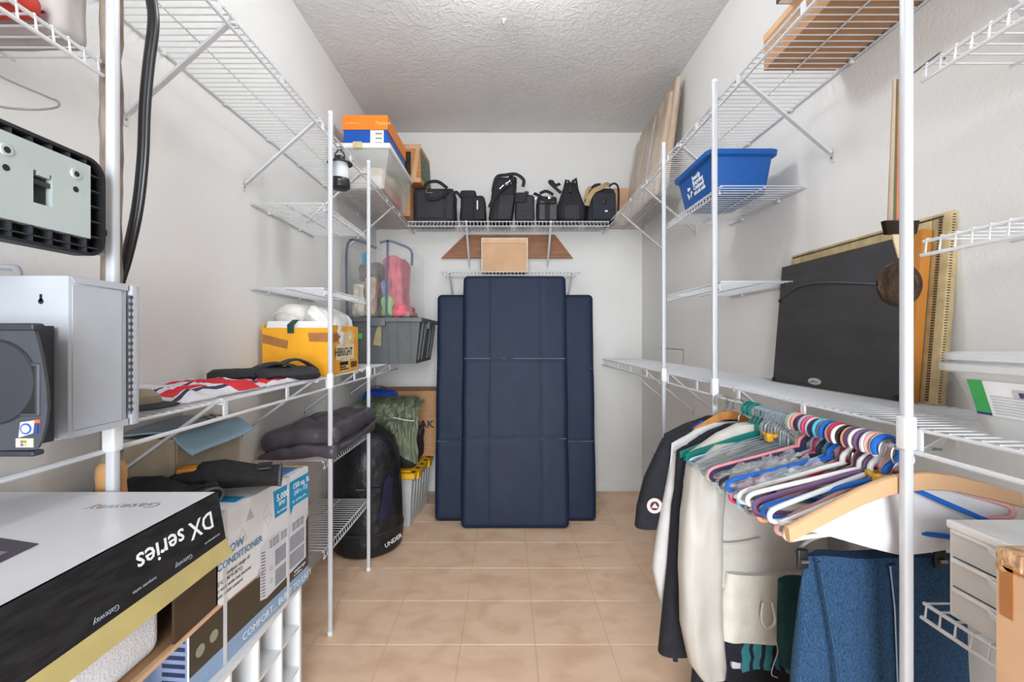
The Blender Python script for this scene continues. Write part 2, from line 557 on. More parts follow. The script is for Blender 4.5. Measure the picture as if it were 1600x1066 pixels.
for z, lb in ((1.695, 'empty white wire shelf between the two left poles, below the lantern'),
              (1.365, 'empty white wire shelf between the two left poles, above the yellow box'),
              (.69, 'white wire shelf between the left poles under the folded grey jacket'),
              (.34, 'lowest white wire shelf between the left poles, beside the black duffel')):
    wire_shelf(lb, .56, DL - .006, (XL, 2.305, z), -rt, 'ladder', .028, group='short wire shelves')
for z, lb in ((1.66, 'white wire shelf in the upper left corner of the picture'),
              (1.345, 'white wire shelf behind the black ribbed panel at far left'),
              (.70, 'white wire shelf under the white and black computer carton')):
    wire_shelf(lb, .45, DL - .006, (XL, .785, z), -rt, 'ladder', .028, group='short wire shelves')
for z, lb in ((1.695, 'white wire shelf under the blue recycling bin'),
              (1.365, 'empty white wire shelf between the right poles, below the recycling bin')):
    wire_shelf(lb, .52, DR - .006, (XR, 1.545, z), rt, 'ladder', .028, group='short wire shelves')
for z, lb in ((1.655, 'white wire shelf in the upper right corner of the picture'),
              (1.345, 'white wire shelf right of the nearest right pole, beside the picture frames'),
              (.70, 'white wire shelf under the clear drawers at lower right')):
    wire_shelf(lb, .45, DR - .012, (XR, .345, z), rt, 'ladder', .028, group='short wire shelves')

# ------------------------------------------------------------ poles
def pole(lab, x, y, top=2.05, collar=1.0):
    t = thing('support_pole', lab, 'pole', (x, y, 0), group='shelf support poles')
    w = .0082
    MB().rbox(x - w, x + w, y - w, y + w, .012, top, .0045, 2).build('tube', M_POLE, t)
    MB().rbox(x - w - .001, x + w + .001, y - w - .001, y + w + .001, 0, .018, .003, 1).build('foot', M_WHITE, t)
    MB().rbox(x - w - .0008, x + w + .0008, y - w - .0008, y + w + .0008, top - .002, top + .012, .006, 2).build('cap', M_WHITE, t)
    MB().rbox(x - w - .003, x + w + .003, y - w - .003, y + w + .003, collar - .03, collar + .03, .004, 2).build('collar', M_WHITE, t)
    return t
PL, PR = -.694, .716
pole('white support pole nearest the camera on the left, behind the metal cabinet', PL, .789)
pole('white support pole in front of the yellow box on the left', PL, 1.762)
pole('white support pole beside the black duffel bag on the left', PL, 2.25)
pole('white support pole nearest the camera on the right, in front of the hangers', PR, .803)
pole('white support pole in front of the blue recycling bin', PR, 1.545)
pole('white support pole right of the blue mats, farthest on the right', PR, 2.045)
# ------------------------------------------------------------ blue mats
M_MAT = mat('navy_vinyl', (24, 38, 62), 0.52, spec=0.3, var=0.07, scale=9, bump=0.06, bscale=160)
M_SEAM = mat('pale_seam', (104, 117, 138), 0.5, var=0.05)
M_SEAMD = mat('dark_seam', (25, 32, 48), 0.5, var=0.05)
def vinyl_mat(lab, x0, x1, y, z1, lean, th, vseams, hseams):
    xc = (x0 + x1) / 2
    t = thing('folding_mat', lab, 'mat', (xc, y, 0), (-lean, 0, 0), 'blue folding mats')
    a0, a1 = x0 - xc, x1 - xc
    def fn(p, n):
        q = p.copy()
        if n.y < -.5:
            g = 0
            for s in vseams: g = max(g, math.exp(-((p.x - (s - xc)) / .006) ** 2))
            for s in hseams: g = max(g, math.exp(-((p.z - s) / .006) ** 2))
            q.y += .006 * g + nz(p, 5, 3) * .003 + nz(p, 14, 9) * .0012
        q.x += nz((p.z, 0, 0), 4, 2) * .004 * (1 if p.x > 0 else -1)
        return q
    MB().rbox(a0, a1, 0, th, 0.002, z1, .03, 4, (46, 3, 90), fn).build('cover', M_MAT, t, 60, local=True)
    for s in hseams:
        MB().tube([(a0 + .012 + (a1 - a0 - .024) * i / 12, .0055 + nz((i, s, 0), .7) * .001, s) for i in range(13)], .0026, 5).build('piping', M_SEAM, t, local=True)
    for s in vseams:
        MB().tube([(s - xc + nz((i, 0, s), .3) * .003, .006, .02 + (z1 - .04) * i / 16) for i in range(17)], .0026, 5).build('piping', M_SEAMD, t, local=True)
vinyl_mat('tall navy blue vinyl mat in front, leaning with two vertical seams', -.283, .384, 2.73, 1.585, R(6.2), .075, (-.118, .228), (.545, 1.045))
vinyl_mat('wide navy blue vinyl mat leaning behind the taller mat', -.462, .572, 2.84, 1.466, R(5.1), .075, (), (.505, .975))

# ------------------------------------------------------------ left: computer carton in the lower left corner
M_GBW = mat('glossy_white_print', (222, 222, 226), 0.22, var=0.03, scale=5)
M_GBK = mat('glossy_black_print', (33, 33, 35), 0.3, var=0.35, scale=14, stretch=(1, 2, 14))
M_GOLD = mat('gold_print', (186, 170, 112), 0.35, var=0.06)
M_DKBR = mat('dark_brown_print', (62, 48, 38), 0.35, var=0.2, scale=9)
M_FOAM = mat('white_foam', (216, 219, 226), 0.8, var=0.03, bump=0.2, bscale=300)
t = thing('computer_carton', 'white and black computer carton with open side in the lower left corner', 'box', (-.73, .54, .704))
gx0, gx1, gy0, gy1, gz0, gz1 = -.965, -.497, .30, .770, .705, .905
MB().box(gx0, gx1, gy0, gy1, gz1 - .004, gz1).build('lid_top', M_GBW, t, 0)
lean = .024
fb = MB().hexa([(gx1, gy0, gz1), (gx1, gy1, gz1), (gx1 + .014, gy1, gz1 - .080), (gx1 + .014, gy0, gz1 - .080),
           (gx1 - .004, gy0, gz1), (gx1 - .004, gy1, gz1), (gx1 + .010, gy1, gz1 - .080), (gx1 + .010, gy0, gz1 - .080)])
flap = fb.build('lid_flap', M_GBK, t, 0)
MB().hexa([(gx1 + .014, gy0, gz1 - .080), (gx1 + .014, gy1, gz1 - .080), (gx1 + lean, gy1 + .004, gz1 - .107), (gx1 + lean, gy0, gz1 - .107),
           (gx1 + .010, gy0, gz1 - .080), (gx1 + .010, gy1, gz1 - .080), (gx1 + lean - .004, gy1 + .004, gz1 - .107), (gx1 + lean - .004, gy0, gz1 - .107)]).build('gold_edge', M_GOLD, flap, 0)
MB().box(gx0, gx1, gy1 - .004, gy1, gz0, gz1 - .004).build('end_panel', M_DKBR, t, 0)
MB().box(gx0, gx0 + .004, gy0, gy1, gz0, gz1 - .004).build('back_panel', M_GBK, t, 0)
MB().box(gx0, gx1, gy0, gy1, gz0, gz0 + .004).build('bottom_panel', M_CARD, t, 0)
MB().box(gx1 - .004, gx1, gy1 - .10, gy1, gz0, gz1 - .08).build('side_panel', M_DKBR, t, 0)
MB().box(gx1 - .006, gx1 + .003, gy0, gy1, gz0 - .0005, gz0 + .006).build('lower_edge', M_CARDL, t, 0)
MB().rbox(gx1 - .10, gx1 - .012, gy1 - .26, gy1 - .105, gz0 + .005, gz1 - .095, .02, 3).build('foam_block', M_FOAM, t)
MB().rbox(gx0 + .05, gx1 - .03, gy0 + .03, gy1 - .02, gz1 - .095, gz1 - .006, .006, 2).build('inner_shadow_box', M_BLACK, t)  # black block standing in for the shadow inside the open carton
for i in range(9):
    y = gy0 + .16 + i * .024
    MB().box(gx1 - .032, gx1 - .012, y, y + .013, gz1 - .112, gz1 - .085).build('foam_tooth', M_BLACK, t, 0)
fdir = Vector((.014, 0, -.080)).normalized()
def fp(y, d):
    return Vector((gx1, y, gz1)) + fdir * d
text_part('lettering', 'DX series', .038, fp(.748, .024), (0, -1, 0), fdir, M_INKW, flap, bold=.0003)
for y, d, tx, sz in ((.690, .068, 'Gateway', .010), (.56, .068, 'Gateway', .010), (.757, .066, 'www.gateway.com', .005), (.62, .066, 'computer series', .006)):
    text_part('lettering', tx, sz, fp(y, d), (0, -1, 0), fdir, mat('dim_white_ink', (150, 156, 168), 0.5), flap)
text_part('lettering', 'Gateway', .03, (-.55, .72, gz1), (-1, -.15, 0), (.15, -1, 0), mat('pale_grey_ink', (150, 150, 156), 0.3), t)
lp = MB().add([(-.70, .40, gz1 + .0006), (-.585, .40, gz1 + .0006), (-.60, .575, gz1 + .0006), (-.70, .60, gz1 + .0006)], [(0, 1, 2, 3)])
lp.build('printed_laptop', mat('laptop_print', (72, 66, 78), 0.25, var=0.15, scale=12), t, 0)
MB().add([(-.71, .41, gz1 + .0010), (-.605, .41, gz1 + .0010), (-.615, .552, gz1 + .0010), (-.71, .575, gz1 + .0010)], [(0, 1, 2, 3)]).build('printed_screen', mat('laptop_screen_print', (150, 140, 150), 0.22, var=0.2, scale=10), t, 0)

# ------------------------------------------------------------ air conditioner carton on the cube organiser
M_ACW = mat('white_carton_print', (226, 227, 230), 0.45, var=0.02)
M_ACD = mat('olive_black_print', (70, 62, 50), 0.5, var=0.05)
M_ACB = mat('band_blue_print', (138, 166, 198), 0.45, var=0.03)
M_ACL = mat('bright_blue_print', (30, 145, 192), 0.4, var=0.04)
M_ACG = mat('pale_grey_print', (188, 190, 194), 0.5, var=0.03)
M_ACU = mat('unit_grey_print', (208, 211, 220), 0.4, var=0.03)
M_ACS = mat('slat_grey_print', (116, 118, 128), 0.5, var=0.05)
M_TAPEC = mat('clear_tape', (226, 228, 232), 0.15, var=0.02, alpha=0.75)
acL, acW, acH, acZ = .478, .318, .357, .408
yaw = R(-4.8)
t = thing('air_conditioner_carton', 'white air conditioner carton with blue labels on the cube organiser', 'box', (0, 0, 0), (0, 0, yaw))
t.location = (-.667, .94, acZ); ROOTM[t.name] = Matrix.Translation((-.667, .94, acZ)) @ Matrix.Rotation(yaw, 4, 'Z')
# local: y along the length, x = 0 is the right face, body to -x
MB().rbox(-acW, 0, 0, acL, 0, acH, .003, 1).build('carton', M_ACW, t, 30, local=True)
def dec(name, pts, m, off=.0006, n=1):
    mb = MB()
    mb.add([(off, u, z) for u, z in pts], [tuple(range(len(pts)))])
    return mb.build(name, m, t, 0, local=True)
dec('dark_print', [(.0, .045), (acL - .002, .045), (acL - .002, .205), (acL - .016, .19), (acL - .016, .142), (.0, .142)], M_ACD)
dec('band_print', [(.0, .002), (acL - .002, .002), (acL - .002, .045), (.0, .045)], M_ACB)
dec('label_print', [(.30, .262), (.372, .262), (.376, .240), (.392, .262), (acL - .003, .262), (acL - .003, .338), (.292, .338)], M_ACL, .0008)
dec('crease', [(.0, .1405), (.26, .1405), (.26, .1435), (.0, .1435)], M_CARD, .0012)
for (u, z, s, sg, f) in ((.10, .30, .035, 1, 0), (.165, .275, .04, 1, 0), (.195, .315, .032, 1, 1), (.085, .268, .032, -1, 1), (.262, .30, .036, 1, 0), (.27, .268, .034, -1, 0), (.235, .15, .03, 1, 1), (.03, .31, .04, 1, 0)):
    pts = [(u - s / 2, z - sg * s * .4), (u + s / 2, z - sg * s * .4), (u, z + sg * s * .5)]
    if f: dec('triangle_print', pts, M_ACG, .0007)
    else:
        mb = MB()
        c = (sum(p[0] for p in pts) / 3, sum(p[1] for p in pts) / 3)
        inn = [(c[0] + (p[0] - c[0]) * .88, c[1] + (p[1] - c[1]) * .88) for p in pts]
        for k in range(3):
            k2 = (k + 1) % 3
            mb.add([(.0007, *pts[k]), (.0007, *pts[k2]), (.0007, *inn[k2]), (.0007, *inn[k])], [(0, 1, 2, 3)])
        mb.build('triangle_print', M_ACG, t, 0, local=True)
# printed picture of the window unit
up = dec('unit_print', [(.235, .072), (.262, .064), (acL - .018, .078), (acL - .018, .205), (.262, .222), (.235, .205)], M_ACU, .0010)
def sub(pts, m, off):
    mb = MB()
    for p in pts: mb.add([(off, *q) for q in p], [(0, 1, 2, 3)])
    o = mb.build('slat_print', m, up, 0, local=True)
    return o
rows = []
for k in range(15):
    z = .078 + k * .0082
    rows.append([(.239, z), (.256, z - .004), (.256, z - .0005), (.239, z + .0035)])
for (ua, ub) in ((.275, .32), (.328, .375), (.384, .45)):
    for k in range(3):
        w = (ub - ua) / 3.6
        a = ua + k * (ub - ua) / 3
        for q in range(4):
            z = .190 + q * .006
            rows.append([(a, z), (a + w, z), (a + w, z + .0035), (a, z + .0035)])
sub(rows, M_ACS, .0013)
rows = []
for (ua, ub, za, zb) in ((.30, .352, .075, .122), (.30, .352, .130, .178), (.366, .45, .083, .128), (.366, .45, .134, .182)):
    k = int((zb - za) / .0032)
    for q in range(k):
        z = za + q * .0032
        rows.append([(ua, z), (ub, z), (ub, z + .0019), (ua, z + .0019)])
sub(rows, M_ACS, .0013)
for z in (.10, .135):
    MB().lathe([(.008, .0011), (.008, .0014)], (0, .282, z), 10, axis='x').build('knob_print', M_ACG, up, local=True)
# local text: right = +y, up = +z
def act(body, size, u, z, m, **k):
    return text_part('lettering', body, size, (.0011, u, z), (0, 1, 0), (0, 0, 1), m, t, local=True, **k)
M_INKB = mat('steel_blue_ink', (74, 128, 170), 0.5, var=0.02)
act('WINDOW', .028, .04, .272 - .02, M_INKB, bold=.0002)
act('AIR CONDITIONER', .024, .035, .226, M_INKB, bold=.0002)
act('output range of', .013, .11, .207, M_INK)
act('°F-32°C / 90°F-30°C)', .012, .06, .193, M_INK)
act('timer with wide-out louvres', .012, .06, .178, M_INK)
act('remote room control', .012, .06, .164, M_INK)
act('5,000', .026, .306, .306, M_INKW, bold=.0004)
act('BTU', .015, .318, .290, M_INKW, bold=.0003)
act('150 sq. ft.', .024, .386, .312, M_INKW, bold=.0003)
act("(10' x 15')", .018, .394, .293, M_INKW)
act('23" - 36" W x 13" H', .009, .385, .272, M_INKW)
act('fits windows', .009, .31, .272, M_INKW)
act('COMFORT... BUILT TO LAST', .026, .165, .012, M_INKW)
act('window type', .012, acL - .085, .074 - .013, M_INKW)
act('air conditioner', .007, acL - .085, .052, M_INKW)
for u in (.105, .363):
    tp = MB().box(.0012, .0018, u - .006, u + .006, 0, acH + .0015).box(-acW, .0018, u - .006, u + .006, acH + .001, acH + .0016)
    tp.build('packing_tape', M_TAPEC, t, 0, local=True)
for (u, z) in ((.07, .09), (.03, .085)):
    MB().lathe([(.013, .0008), (.013, .0012)], (0, u, z), 14, axis='x').build('icon_print', mat('icon_ink', (150, 152, 130), 0.5), t, local=True)
mb = MB()
mb.add([(-acW + .01, -.0006, .004), (-.004, -.0006, .004), (-.004, -.0006, .2), (-acW + .01, -.0006, .2)], [(0, 1, 2, 3)])
ep = mb.build('end_print', mat('blue_photo_print', (132, 152, 190), 0.4, var=0.1, scale=4), t, 0, local=True)
mb = MB()
for k in range(9):
    z = .03 + k * .018
    mb.add([(-.06, -.0012, z), (-.008, -.0012, z), (-.008, -.0012, z + .009), (-.06, -.0012, z + .009)], [(0, 1, 2, 3)])
mb.build('slat_print', mat('navy_print', (40, 48, 80), 0.4), ep, 0, local=True)
# coloured picture on the carton top
for (x0, x1, u0, u1, m, o_) in ((-.15, -.02, .36, .46, M_ACL, .0006), (-.13, -.03, .405, .45, mat('print_royal', (52, 110, 180), 0.4), .001),
                                (-.12, -.012, .33, .352, mat('print_amber', (206, 160, 88), 0.5), .0006), (-.07, -.015, .16, .20, M_ACL, .0006),
                                (-.10, -.012, .455, .47, mat('print_amber', (206, 160, 88)), .0012)):
    MB().add([(x0, u0, acH + o_), (x1, u0, acH + o_), (x1, u1, acH + o_), (x0, u1, acH + o_)], [(0, 1, 2, 3)]).build('top_print', m, t, 0, local=True)

# ------------------------------------------------------------ cube organiser
M_LAM = mat('white_laminate', (226, 228, 230), 0.4, var=0.01)
t = thing('cube_organizer', 'white laminate organiser with small square cubbies under the carton', 'organizer', (-.815, 1.095, 0))
ox0, ox1, oy0, oy1, oz1, b = -.985, -.638, .80, 1.392, .406, .012
MB().box(ox0, ox1, oy0, oy1, oz1 - b, oz1).build('top_board', M_LAM, t, 0)
MB().box(ox0, ox1, oy0, oy1, .02, .02 + b).build('bottom_board', M_LAM, t, 0)
MB().box(ox0, ox0 + .005, oy0, oy1, .02, oz1 - b).build('back_board', M_LAM, t, 0)
for y in (oy0, oy1 - b): MB().box(ox0, ox1, y, y + b, 0, oz1 - b).build('side_board', M_LAM, t, 0)
for k in range(1, 5):
    y = oy0 + (oy1 - oy0) * k / 5
    MB().box(ox0 + .005, ox1 - .001, y - .004, y + .004, .032, oz1 - b).build('divider', M_LAM, t, 0)
for k in range(5):
    ya, yb = oy0 + (oy1 - oy0) * k / 5 + (b if k == 0 else .004), oy0 + (oy1 - oy0) * (k + 1) / 5 - (b if k == 4 else .004)
    for z in (.150, .278): MB().box(ox0 + .005, ox1 - .002, ya, yb, z, z + .008).build('cubby_shelf', M_LAM, t, 0)

# ------------------------------------------------------------ tan box, blue packet, gloves on the carton
M_TAUPE = mat('taupe_cardboard', (176, 160, 138), 0.8, var=0.06)
t = thing('tan_box', 'plain tan box behind the gloves, below the left shelf', 'box', (-.9, 1.26, .766))
MB().box(-.99, -.835, 1.125, 1.40, .767, .915).build('carton', M_TAUPE, t, 0)
MB().hexa([(-.99, .92, .917), (-.815, .92, .917), (-.79, .93, .87), (-.79, 1.30, .87), (-.99, .92, .919), (-.815, .92, .919), (-.787, .93, .871), (-.787, 1.30, .871)]) if False else None
MB().box(-.834, -.831, 1.13, 1.395, .85, .914).build('flap', M_TAUPE, t, 0)
M_PKT = mat('pale_blue_plastic', (150, 182, 198), 0.3, var=0.06, scale=8)
t = thing('blue_packet', 'flat pale blue plastic packet lying on the tan box', 'packet', (-.88, 1.25, .917))
def pf(u, v):
    x = -.975 + .19 * u
    y = 1.12 + .27 * v
    z = .926 + .006 * math.sin(u * 5 + v * 3) + .010 * nz((u, v, 0), 2.5, 4) - .055 * max(0, u - .72) / .28 * .8
    return (x, y, z)
MB().sheet(pf, 16, 16, .004).build('pouch', M_PKT, t)
text_part('lettering', '100', .05, (-.85, 1.27, .938), (0, 1, 0), (-1, 0, .1), M_INK, t, bold=.0006)
MB().box(-.835, -.831, 1.14, 1.34, .936, .9365).build('printed_line', M_INK, t, 0)

M_GLV = mat('black_glove_fabric', (34, 33, 36), 0.8, var=0.2, scale=50, bump=0.3, bscale=260)
M_ORG = mat('orange_patch', (214, 140, 44), 0.6, var=0.06)
def glove(lab, c, ang, z0, sc=1.0, op=0.0):
    t = thing('work_glove', lab, 'glove', (c[0], c[1], z0), (0, 0, ang), 'work gloves on the carton')
    # local: cuff toward +x, fingers toward -x
    def ring(x, w, h, zc, yc=0.0, n=14):
        return [(x, yc + w * math.cos(2 * math.pi * k / n), zc + h * math.sin(2 * math.pi * k / n) + .003 * nz((x * 30, k * .9, 0), 1)) for k in range(n)]
    MB().loft([ring(-.07, .045, .020, .042), ring(-.05, .052, .032, .046), ring(0, .056, .036, .044), ring(.05, .050, .030, .036), ring(.09, .054, .025, .029), ring(.13, .062, .024, .026)], caps=True).build('palm', M_GLV, t, local=True)
    MB().tube([(.131, .063 * math.cos(a), .026 + .024 * math.sin(a)) for a in [2 * math.pi * k / 18 for k in range(18)]], .0032, 6, closed=True).build('cuff_piping', mat('grey_piping', (92, 92, 98), 0.7), t, local=True)
    MB().lathe([(.5, 0), (.5, .001)], (0, 0, 0), 3) if False else None
    cf = MB(); n = 16
    cf.add([(.1315, .056 * math.cos(2 * math.pi * k / n), .026 + .019 * math.sin(2 * math.pi * k / n)) for k in range(n)], [tuple(range(n))])
    cf.build('cuff_opening', mat('glove_lining', (14, 14, 16), 0.9), t, local=True)
    for k, (y, L) in enumerate(((-.036, .055), (-.012, .07), (.012, .066), (.036, .05))):
        f = MB().tube([(-.045, y, .048), (-.055 - L * .5, y * 1.1, .050), (-.055 - L, y * 1.15, .030), (-.050 - L, y * 1.15, .014)], [.020, .0175, .015, .011], 10).build('finger', M_GLV, t, local=True)
        if k in (1, 2):
            MB().rbox(-.060 - L * .55, -.045 - L * .15, y * 1.08 - .011, y * 1.08 + .011, .060, .0715, .003, 1).build('patch', M_ORG, f, local=True)
    MB().tube([(-.01, -.05, .03), (-.045, -.075, .024), (-.075, -.082, .014)], [.016, .014, .010], 10).build('thumb', M_GLV, t, local=True)
    MB().rbox(.075, .11, -.03, .03, .050, .057, .002, 1).build('strap', M_BLACK, t, local=True)
    return t
glove('black work glove with orange finger patches nearer the camera', (-.825, 1.035), R(-3), .767)
glove('black work glove lying behind the first, its cuff standing open', (-.735, 1.165), R(24), .772)

# ------------------------------------------------------------ left shelf, near end
M_CAB = mat('pale_grey_enamel', (180, 185, 192), 0.38, var=0.02)
M_CABD = mat('dark_hinge_grey', (70, 74, 80), 0.6)  # dark grey of the dots along the hinge
t = thing('metal_cabinet', 'pale grey metal wall cabinet standing on the left shelf', 'cabinet', (-.82, .73, 1.0172))
cx0, cx1, cy0, cy1, cz0, cz1 = -.982, -.660, .674, .778, 1.0175, 1.264
MB().rbox(cx0, cx1, cy0, cy1, cz0, cz1, .002, 1).build('body', M_CAB, t)
MB().box(cx1 - .0002, cx1 + .0014, cy0 + .006, cy1 - .012, cz0 + .012, cz1 - .014).build('side_panel', M_CAB, t, 0)
MB().prism([(cy0 + .002, cz1 - .001), (cy1, cz1 - .001), (cy1, cz1 - .012), (cy0 + .010, cz1 - .010)], lambda q: (cx1, q[0], q[1]), lambda q: (cx1 + .0022, q[0], q[1])).build('top_fold', M_CAB, t, 0)
MB().prism([(cy0 + .002, cz0 + .001), (cy1, cz0 + .001), (cy1, cz0 + .012), (cy0 + .010, cz0 + .010)], lambda q: (cx1, q[0], q[1]), lambda q: (cx1 + .0022, q[0], q[1])).build('bottom_fold', M_CAB, t, 0)
d = MB().rbox(cx0, cx1 + .004, cy1 + .006, cy1 + .022, cz0 - .0, cz1 - .002, .002, 1).build('door', M_CAB, t)
hg = MB().tube([(cx1 + .002, cy1 + .003, cz0 + .02), (cx1 + .002, cy1 + .003, cz1 - .02)], .003, 8).build('hinge', M_STEEL, d)
for k in range(18):
    z = cz0 + .025 + k * .0115
    MB().box(cx1 + .003, cx1 + .0056, cy1 - .0005, cy1 + .006, z, z + .005).build('hinge_knuckle', M_CABD, d, 0)
kx = (64 - 792) / 700 * .674; kz = 1.17 + (528 - 471) * .674 / 700
MB().lathe([(.0042, cy0 - .0004), (.0042, cy0 + .001)], (kx, 0, kz), 12, axis='y').box(kx - .002, kx + .002, cy0 - .0004, cy0 + .001, kz, kz + .011).build('keyhole', M_INK, t)
MB().tube(spline([(-.90, .73, cz1 - .002), (-.90, .73, cz1 + .016), (-.885, .73, cz1 + .022), (-.81, .73, cz1 + .021), (-.797, .73, cz1 + .015), (-.794, .73, cz1 - .002)], 5), .0055, 8).build('handle', M_CAB, t)
MB().rbox(-.806, -.780, .715, .745, cz1, cz1 + .005, .002, 1).build('handle_foot', M_CAB, t)

M_PC = mat('charcoal_bezel', (66, 69, 77), 0.5, var=0.05, bump=0.05, bscale=400)
M_PCD = mat('charcoal_disc', (52, 54, 62), 0.45, var=0.04)
t = thing('desktop_computer', 'charcoal computer front with rounded edge and grip hole at far left', 'computer', (-.7, .62, 1.0172))
yq = .585
X_ = lambda px: (px - 792) / 700 * yq
Z_ = lambda py: 1.17 + (528 - py) * yq / 700
rightedge = [(54, 517), (59, 535), (65, 560), (70, 590), (73, 615), (74, 640), (71, 665), (65, 688), (58, 703)]
poly = [(-.83, Z_(517))] + [(X_(a), Z_(b_)) for a, b_ in rightedge] + [(-.83, Z_(708))]
bz = MB().prism(poly, lambda q: (q[0], yq, q[1]), lambda q: (q[0] - .012, yq + .016, q[1])).build('bezel', M_PC, t, 30)
MB().box(-.83, -.672, yq + .016, yq + .08, Z_(711), Z_(507)).build('case', M_PCD, t, 0)
MB().rbox(-.83, X_(54), yq - .002, yq + .014, Z_(517), Z_(505), .003, 2).build('top_trim', M_PCD, t)
MB().rbox(-.83, X_(54), yq - .002, yq + .014, Z_(714), Z_(705), .003, 2).build('bottom_trim', M_PCD, t)
MB().lathe([(.056, yq - .0012), (.054, yq - .004), (.02, yq - .006), (.001, yq - .006)], (X_(-8), 0, Z_(597)), 36, axis='y').build('round_cover', M_PCD, t)
gr = MB().rbox(X_(31), X_(64), yq - .0025, yq + .004, Z_(651), Z_(567), .0118, 4).build('grip_rim', M_PC, t)
MB().rbox(X_(34), X_(61), yq - .0034, yq + .002, Z_(647), Z_(571), .0112, 4).build('grip_hole', M_INK, gr)
st = MB().hexa([(X_(30), yq - .001, Z_(684)), (X_(52), yq - .001, Z_(677)), (X_(55), yq - .001, Z_(657)), (X_(33), yq - .001, Z_(660)),
                (X_(30), yq, Z_(684)), (X_(52), yq, Z_(677)), (X_(55), yq, Z_(657)), (X_(33), yq, Z_(660))]).build('sticker', mat('sticker_white', (222, 222, 218), 0.4), t, 0)
MB().lathe([(.0075, yq - .0016), (.0075, yq - .0011)], (X_(42), 0, Z_(670)), 16, axis='y').build('round_logo', mat('sticker_blue', (60, 94, 170), 0.4), st)
MB().lathe([(.005, yq - .0021), (.005, yq - .0016)], (X_(42), 0, Z_(670)), 16, axis='y').build('logo_centre', mat('sticker_white', (222, 222, 218)), st)
MB().box(X_(55), X_(63), yq - .0012, yq, Z_(661), Z_(656)).build('sticker', mat('sticker_orange', (226, 100, 46), 0.4), t, 0)
MB().box(X_(55), X_(60), yq - .0012, yq, Z_(678), Z_(662)).build('sticker', mat('sticker_navy', (44, 66, 140), 0.4), t, 0)
s2 = MB().box(X_(26), X_(53), yq - .0012, yq, Z_(699), Z_(685)).build('sticker', mat('sticker_cream', (206, 196, 172), 0.4), t, 0)
for (a, b_, c_) in ((34, 690, (196, 84, 60)), (39, 690, (90, 150, 80)), (34, 695, (70, 104, 180)), (39, 695, (210, 180, 70))):
    MB().box(X_(a), X_(a + 4), yq - .0018, yq - .0012, Z_(b_ + 2), Z_(b_ - 2)).build('logo_square', mat('sq%d%d' % (a, b_), c_, 0.4), s2, 0)

# black ribbed monitor base with metal plate
t = thing('monitor_base', 'black ribbed plastic base with a pale metal plate at far left', 'monitor base', (-.69, .58, 1.304))
bx0, bx1 = -.7005, -.676
Y0, Y1, Z0, Z1 = .36, .755, 1.303, 1.463
def rrect(y0, y1, z0, z1, r, n=6):
    o = []
    for (cy, cz, a0) in ((y1 - r, z1 - r, 0), (y0 + r, z1 - r, 90), (y0 + r, z0 + r, 180), (y1 - r, z0 + r, 270)):
        for k in range(n + 1):
            a = R(a0 + 90 * k / n); o.append((cy + r * math.cos(a), cz + r * math.sin(a)))
    return o
MB().prism(rrect(Y0, Y1, Z0, Z1, .03), lambda q: (bx0, q[0], q[1]), lambda q: (bx0 + .004, q[0], q[1])).build('shell', M_BLACK, t)
out, inn = rrect(Y0, Y1, Z0, Z1, .03), rrect(Y0 + .005, Y1 - .005, Z0 + .005, Z1 - .005, .026)
mb = MB(); n = len(out)
mb.loft([[(bx1, *p) for p in out], [(bx0, *p) for p in out], [(bx0, *p) for p in inn], [(bx1, *p) for p in inn], [(bx1, *p) for p in out]], caps=False)
mb.build('rim', M_BLACK, t)
M_RIB = mat('black_rib', (52, 54, 60), 0.4, var=0.05)
py0, py1, pz0, pz1 = .40, .728, 1.331, 1.449
for k in range(12):
    y = .42 + k * .0275
    MB().box(bx0 + .002, bx1 - .003, y, y + .002, Z0 + .004, pz0).build('rib', M_RIB, t, 0)
    if k % 1 == 0: MB().box(bx0 + .002, bx1 - .003, y, y + .002, pz1, Z1 - .004).build('rib', M_RIB, t, 0)
MB().box(bx0 + .002, bx1 - .003, Y0 + .02, Y1 - .006, 1.316, 1.318).build('rib', M_RIB, t, 0)
for k in range(5):
    z = 1.335 + k * .025
    MB().box(bx0 + .002, bx1 - .003, py1, Y1 - .004, z, z + .002).build('rib', M_RIB, t, 0)
M_PLT = mat('zinc_plate', (196, 208, 206), 0.4, metal=0.35, var=0.04, scale=10)
# plate with a slot: four strips round the hole
sy0, sy1, sz0, sz1 = .640, .667, 1.364, 1.411
plx0, plx1 = bx0 + .008, bx1 - .0005
pm = MB()
pm.box(plx0, plx1, py0, sy0, pz0, pz1).box(plx0, plx1, sy1, py1, pz0, pz1).box(plx0, plx1, sy0, sy1, pz0, sz0).box(plx0, plx1, sy0, sy1, sz1, pz1)
plate = pm.build('metal_plate', M_PLT, t, 0)
MB().box(plx0 - .002, plx1 - .010, sy0, sy1, sz0, sz1).build('slot', M_INK, plate, 0)
MB().box(plx0, plx1 - .003, sy0, sy1, 1.392, 1.399).build('slot_bar', M_RIB, plate, 0)
MB().box(plx0, plx1, sy0 + .006, sy1 - .004, 1.405, sz1).build('slot_tab', M_PLT, plate, 0)
for (y, z) in ((.703, 1.427), (.605, 1.424), (.52, 1.424)):
    sb = MB().lathe([(.009, plx1), (.0078, plx1 + .002), (.0045, plx1 + .002), (.0045, plx1 - .004)], (0, y, z), 16, axis='x').build('screw_boss', M_PLT, plate)
    MB().lathe([(.0042, plx1 + .001), (.0042, plx1 + .0022)], (0, y, z), 12, axis='x').build('screw_hole', M_INK, plate)
    MB().lathe([(.0045, plx1), (.0045, plx1 + .0006)], (0, y, z - .024), 12, axis='x').build('screw_hole', M_INK, plate)
MB().box(bx0 - .004, bx1 - .012, Y1, Y1 + .016, 1.345, 1.356).build('hanging_tab', M_BLACK, t, 0)

